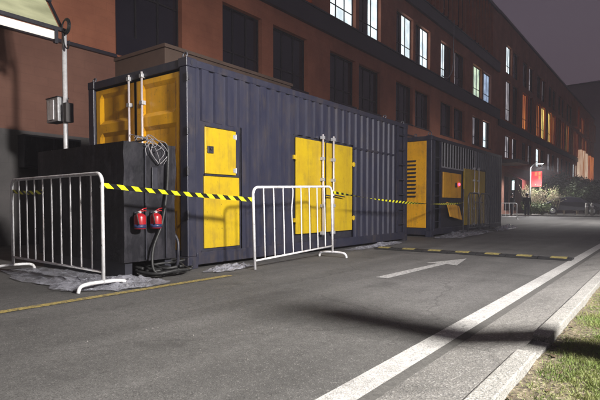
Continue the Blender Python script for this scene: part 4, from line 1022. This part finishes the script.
# ------------------------------------------------------------------ people far down the street
def person(x, y, rz, label, pose='stand', z=0):
    p = empty('person', (x, y, z), rz); tag(p, label, 'person')
    def skin(name, V, E, rad, m, parent, sub=2, root=0):
        me = bpy.data.meshes.new(name); me.from_pydata(V, E, []); o = bpy.data.objects.new(name, me); COL.objects.link(o); o.parent = parent; me.materials.append(m)
        sk = o.modifiers.new('skin', 'SKIN'); sk.use_smooth_shade = True
        while len(me.skin_vertices) == 0: break
        if not me.skin_vertices: me.attributes  # layer is made with the modifier
        sv = me.skin_vertices[0].data
        for i, r in enumerate(rad): sv[i].radius = (r, r) if not isinstance(r, tuple) else r; sv[i].use_root = (i == root)
        su = o.modifiers.new('sub', 'SUBSURF'); su.levels = sub; su.render_levels = sub; return o
    f = 1 if pose == 'walk' else .25
    V = [(0, 0, .95), (0, 0, 1.10), (0, .01, 1.28), (0, 0, 1.42), (0, 0, 1.50), (0, .01, 1.58), (0, .015, 1.68),
         (-.10, 0, .90), (-.11, .12*f, .50), (-.11, .04*f, .09), (-.12, .16*f+.06, .05),
         (.10, 0, .90), (.11, -.06*f, .50), (.11, -.26*f, .10), (.12, -.18*f+.04, .05),
         (-.18, 0, 1.40), (-.25, -.03, 1.13), (-.25, .08, .88), (.18, 0, 1.40), (.25, .02, 1.13), (.24, .12, .88)]
    E = [(0, 1), (1, 2), (2, 3), (3, 4), (4, 5), (5, 6), (0, 7), (7, 8), (8, 9), (9, 10), (0, 11), (11, 12), (12, 13), (13, 14), (3, 15), (15, 16), (16, 17), (3, 18), (18, 19), (19, 20)]
    rad = [(.15, .11), (.14, .10), (.17, .11), (.12, .09), .055, (.085, .10), (.08, .095), .095, .065, .045, .04, .095, .065, .045, .04, .06, .045, .032, .06, .045, .032]
    hv = []; he = []; hr = []
    body = skin('body', V, E, rad, M['skin'], p)
    for sx2, w in ((-1, Vector(V[17])), (1, Vector(V[20]))):
        hv = [tuple(w), tuple(w+Vector((0, .01, -.05)))]; he = [(0, 1)]; hr = [.028, (.036, .018)]
        for k in range(4):
            b0 = w+Vector((0, .03-.02*k, -.09)); L = (.075, .085, .08, .062)[k]; i = len(hv)
            hv += [tuple(b0), tuple(b0+Vector((sx2*-.01, 0, -L*.5))), tuple(b0+Vector((sx2*-.028, 0, -L)))]; he += [(1, i), (i, i+1), (i+1, i+2)]; hr += [.010, .009, .008]
        i = len(hv); hv += [tuple(w+Vector((0, .045, -.045))), tuple(w+Vector((0, .06, -.08)))]; he += [(1, i), (i, i+1)]; hr += [.011, .009]
        skin('hand', hv, he, hr, M['skin'], body, 1)
    # clothing slightly larger than the body
    cV = [(0, 0, .80), (0, 0, 1.0), (0, .01, 1.25), (0, 0, 1.42), (0, 0, 1.47), (-.19, 0, 1.40), (-.26, -.03, 1.13), (-.26, .07, .92), (.19, 0, 1.40), (.26, .02, 1.13), (.25, .11, .92)]
    skin('coat', cV, [(0, 1), (1, 2), (2, 3), (3, 4), (3, 5), (5, 6), (6, 7), (3, 8), (8, 9), (9, 10)], [(.20, .15), (.185, .14), (.20, .14), (.14, .11), .07, .085, .07, .055, .085, .07, .055], M['coat'], p)
    skin('trousers', [(0, 0, .93)]+V[7:10]+V[11:14], [(0, 1), (1, 2), (2, 3), (0, 4), (4, 5), (5, 6)], [(.15, .12), .11, .082, .062, .11, .082, .062], M['jeans'], p)
    for q in (9, 13):
        a = Vector(V[q]); skin('shoe', [tuple(a+Vector((0, -.03, -.03))), tuple(a+Vector((0, .08, -.045))), tuple(a+Vector((0, .16, -.055)))], [(0, 1), (1, 2)], [(.05, .05), (.048, .042), (.04, .03)], M['rubber'], p, 1)
    bm = NB(); bmesh.ops.create_uvsphere(bm, u_segments=16, v_segments=10, radius=.112)
    bmesh.ops.scale(bm, vec=(.9, 1.02, 1.0), verts=bm.verts); bmesh.ops.translate(bm, vec=(0, -.012, 1.675), verts=bm.verts)
    dv = [v for v in bm.verts if v.co.y > .055 and v.co.z < 1.70]; bmesh.ops.delete(bm, geom=dv, context='VERTS'); obj('hair', bm, M['hair'], p, smooth=True)
    bm = NB()
    for s_ in (-1, 1):
        bmesh.ops.create_uvsphere(bm, u_segments=8, v_segments=6, radius=.012, matrix=Matrix.Translation((s_*.033, .103, 1.66)))
    obj('eyes', bm, M['hair'], body)
    bm = NB(); tube(bm, [(0, .10, 1.655), (0, .128, 1.625), (0, .11, 1.612)], [.008, .014, .01], 6); obj('nose', bm, M['skin'], body, smooth=True)
    bm = NB(); box(bm, -.022, .022, .098, .108, 1.578, 1.586); obj('mouth', bm, M['awning'], body)
    for s_ in (-1, 1):
        bm = NB(); bmesh.ops.create_uvsphere(bm, u_segments=8, v_segments=6, radius=.026, matrix=Matrix.Translation((s_*.095, .0, 1.645))); bmesh.ops.scale(bm, vec=(.5, 1, 1.3), verts=bm.verts, space=Matrix.Translation((-s_*.095, 0, -1.645))); obj('ear', bm, M['skin'], body, smooth=True)
    return p
person(-8.75, 40.6, R(10), 'person in a dark coat walking away in front of the lit shrubs', 'walk')
person(-9.75, 40.2, R(-60), 'person in dark clothes standing left of the one walking, by the pale barrier')

# ------------------------------------------------------------------ night haze over the street
hz = bpy.data.materials.new('haze'); hz.use_nodes = True; hn = hz.node_tree.nodes; hn.remove(hn['Principled BSDF'])
pv = hn.new('ShaderNodeVolumePrincipled'); pv.inputs['Color'].default_value = (.92, .88, .95, 1); pv.inputs['Density'].default_value = .0022; pv.inputs['Anisotropy'].default_value = .3
hz.node_tree.links.new(pv.outputs[0], hn['Material Output'].inputs['Volume'])
bm = NB(); box(bm, -620, 620, -620, 620, -1.03, 30); tag(obj('haze', bm, hz), kind='stuff')
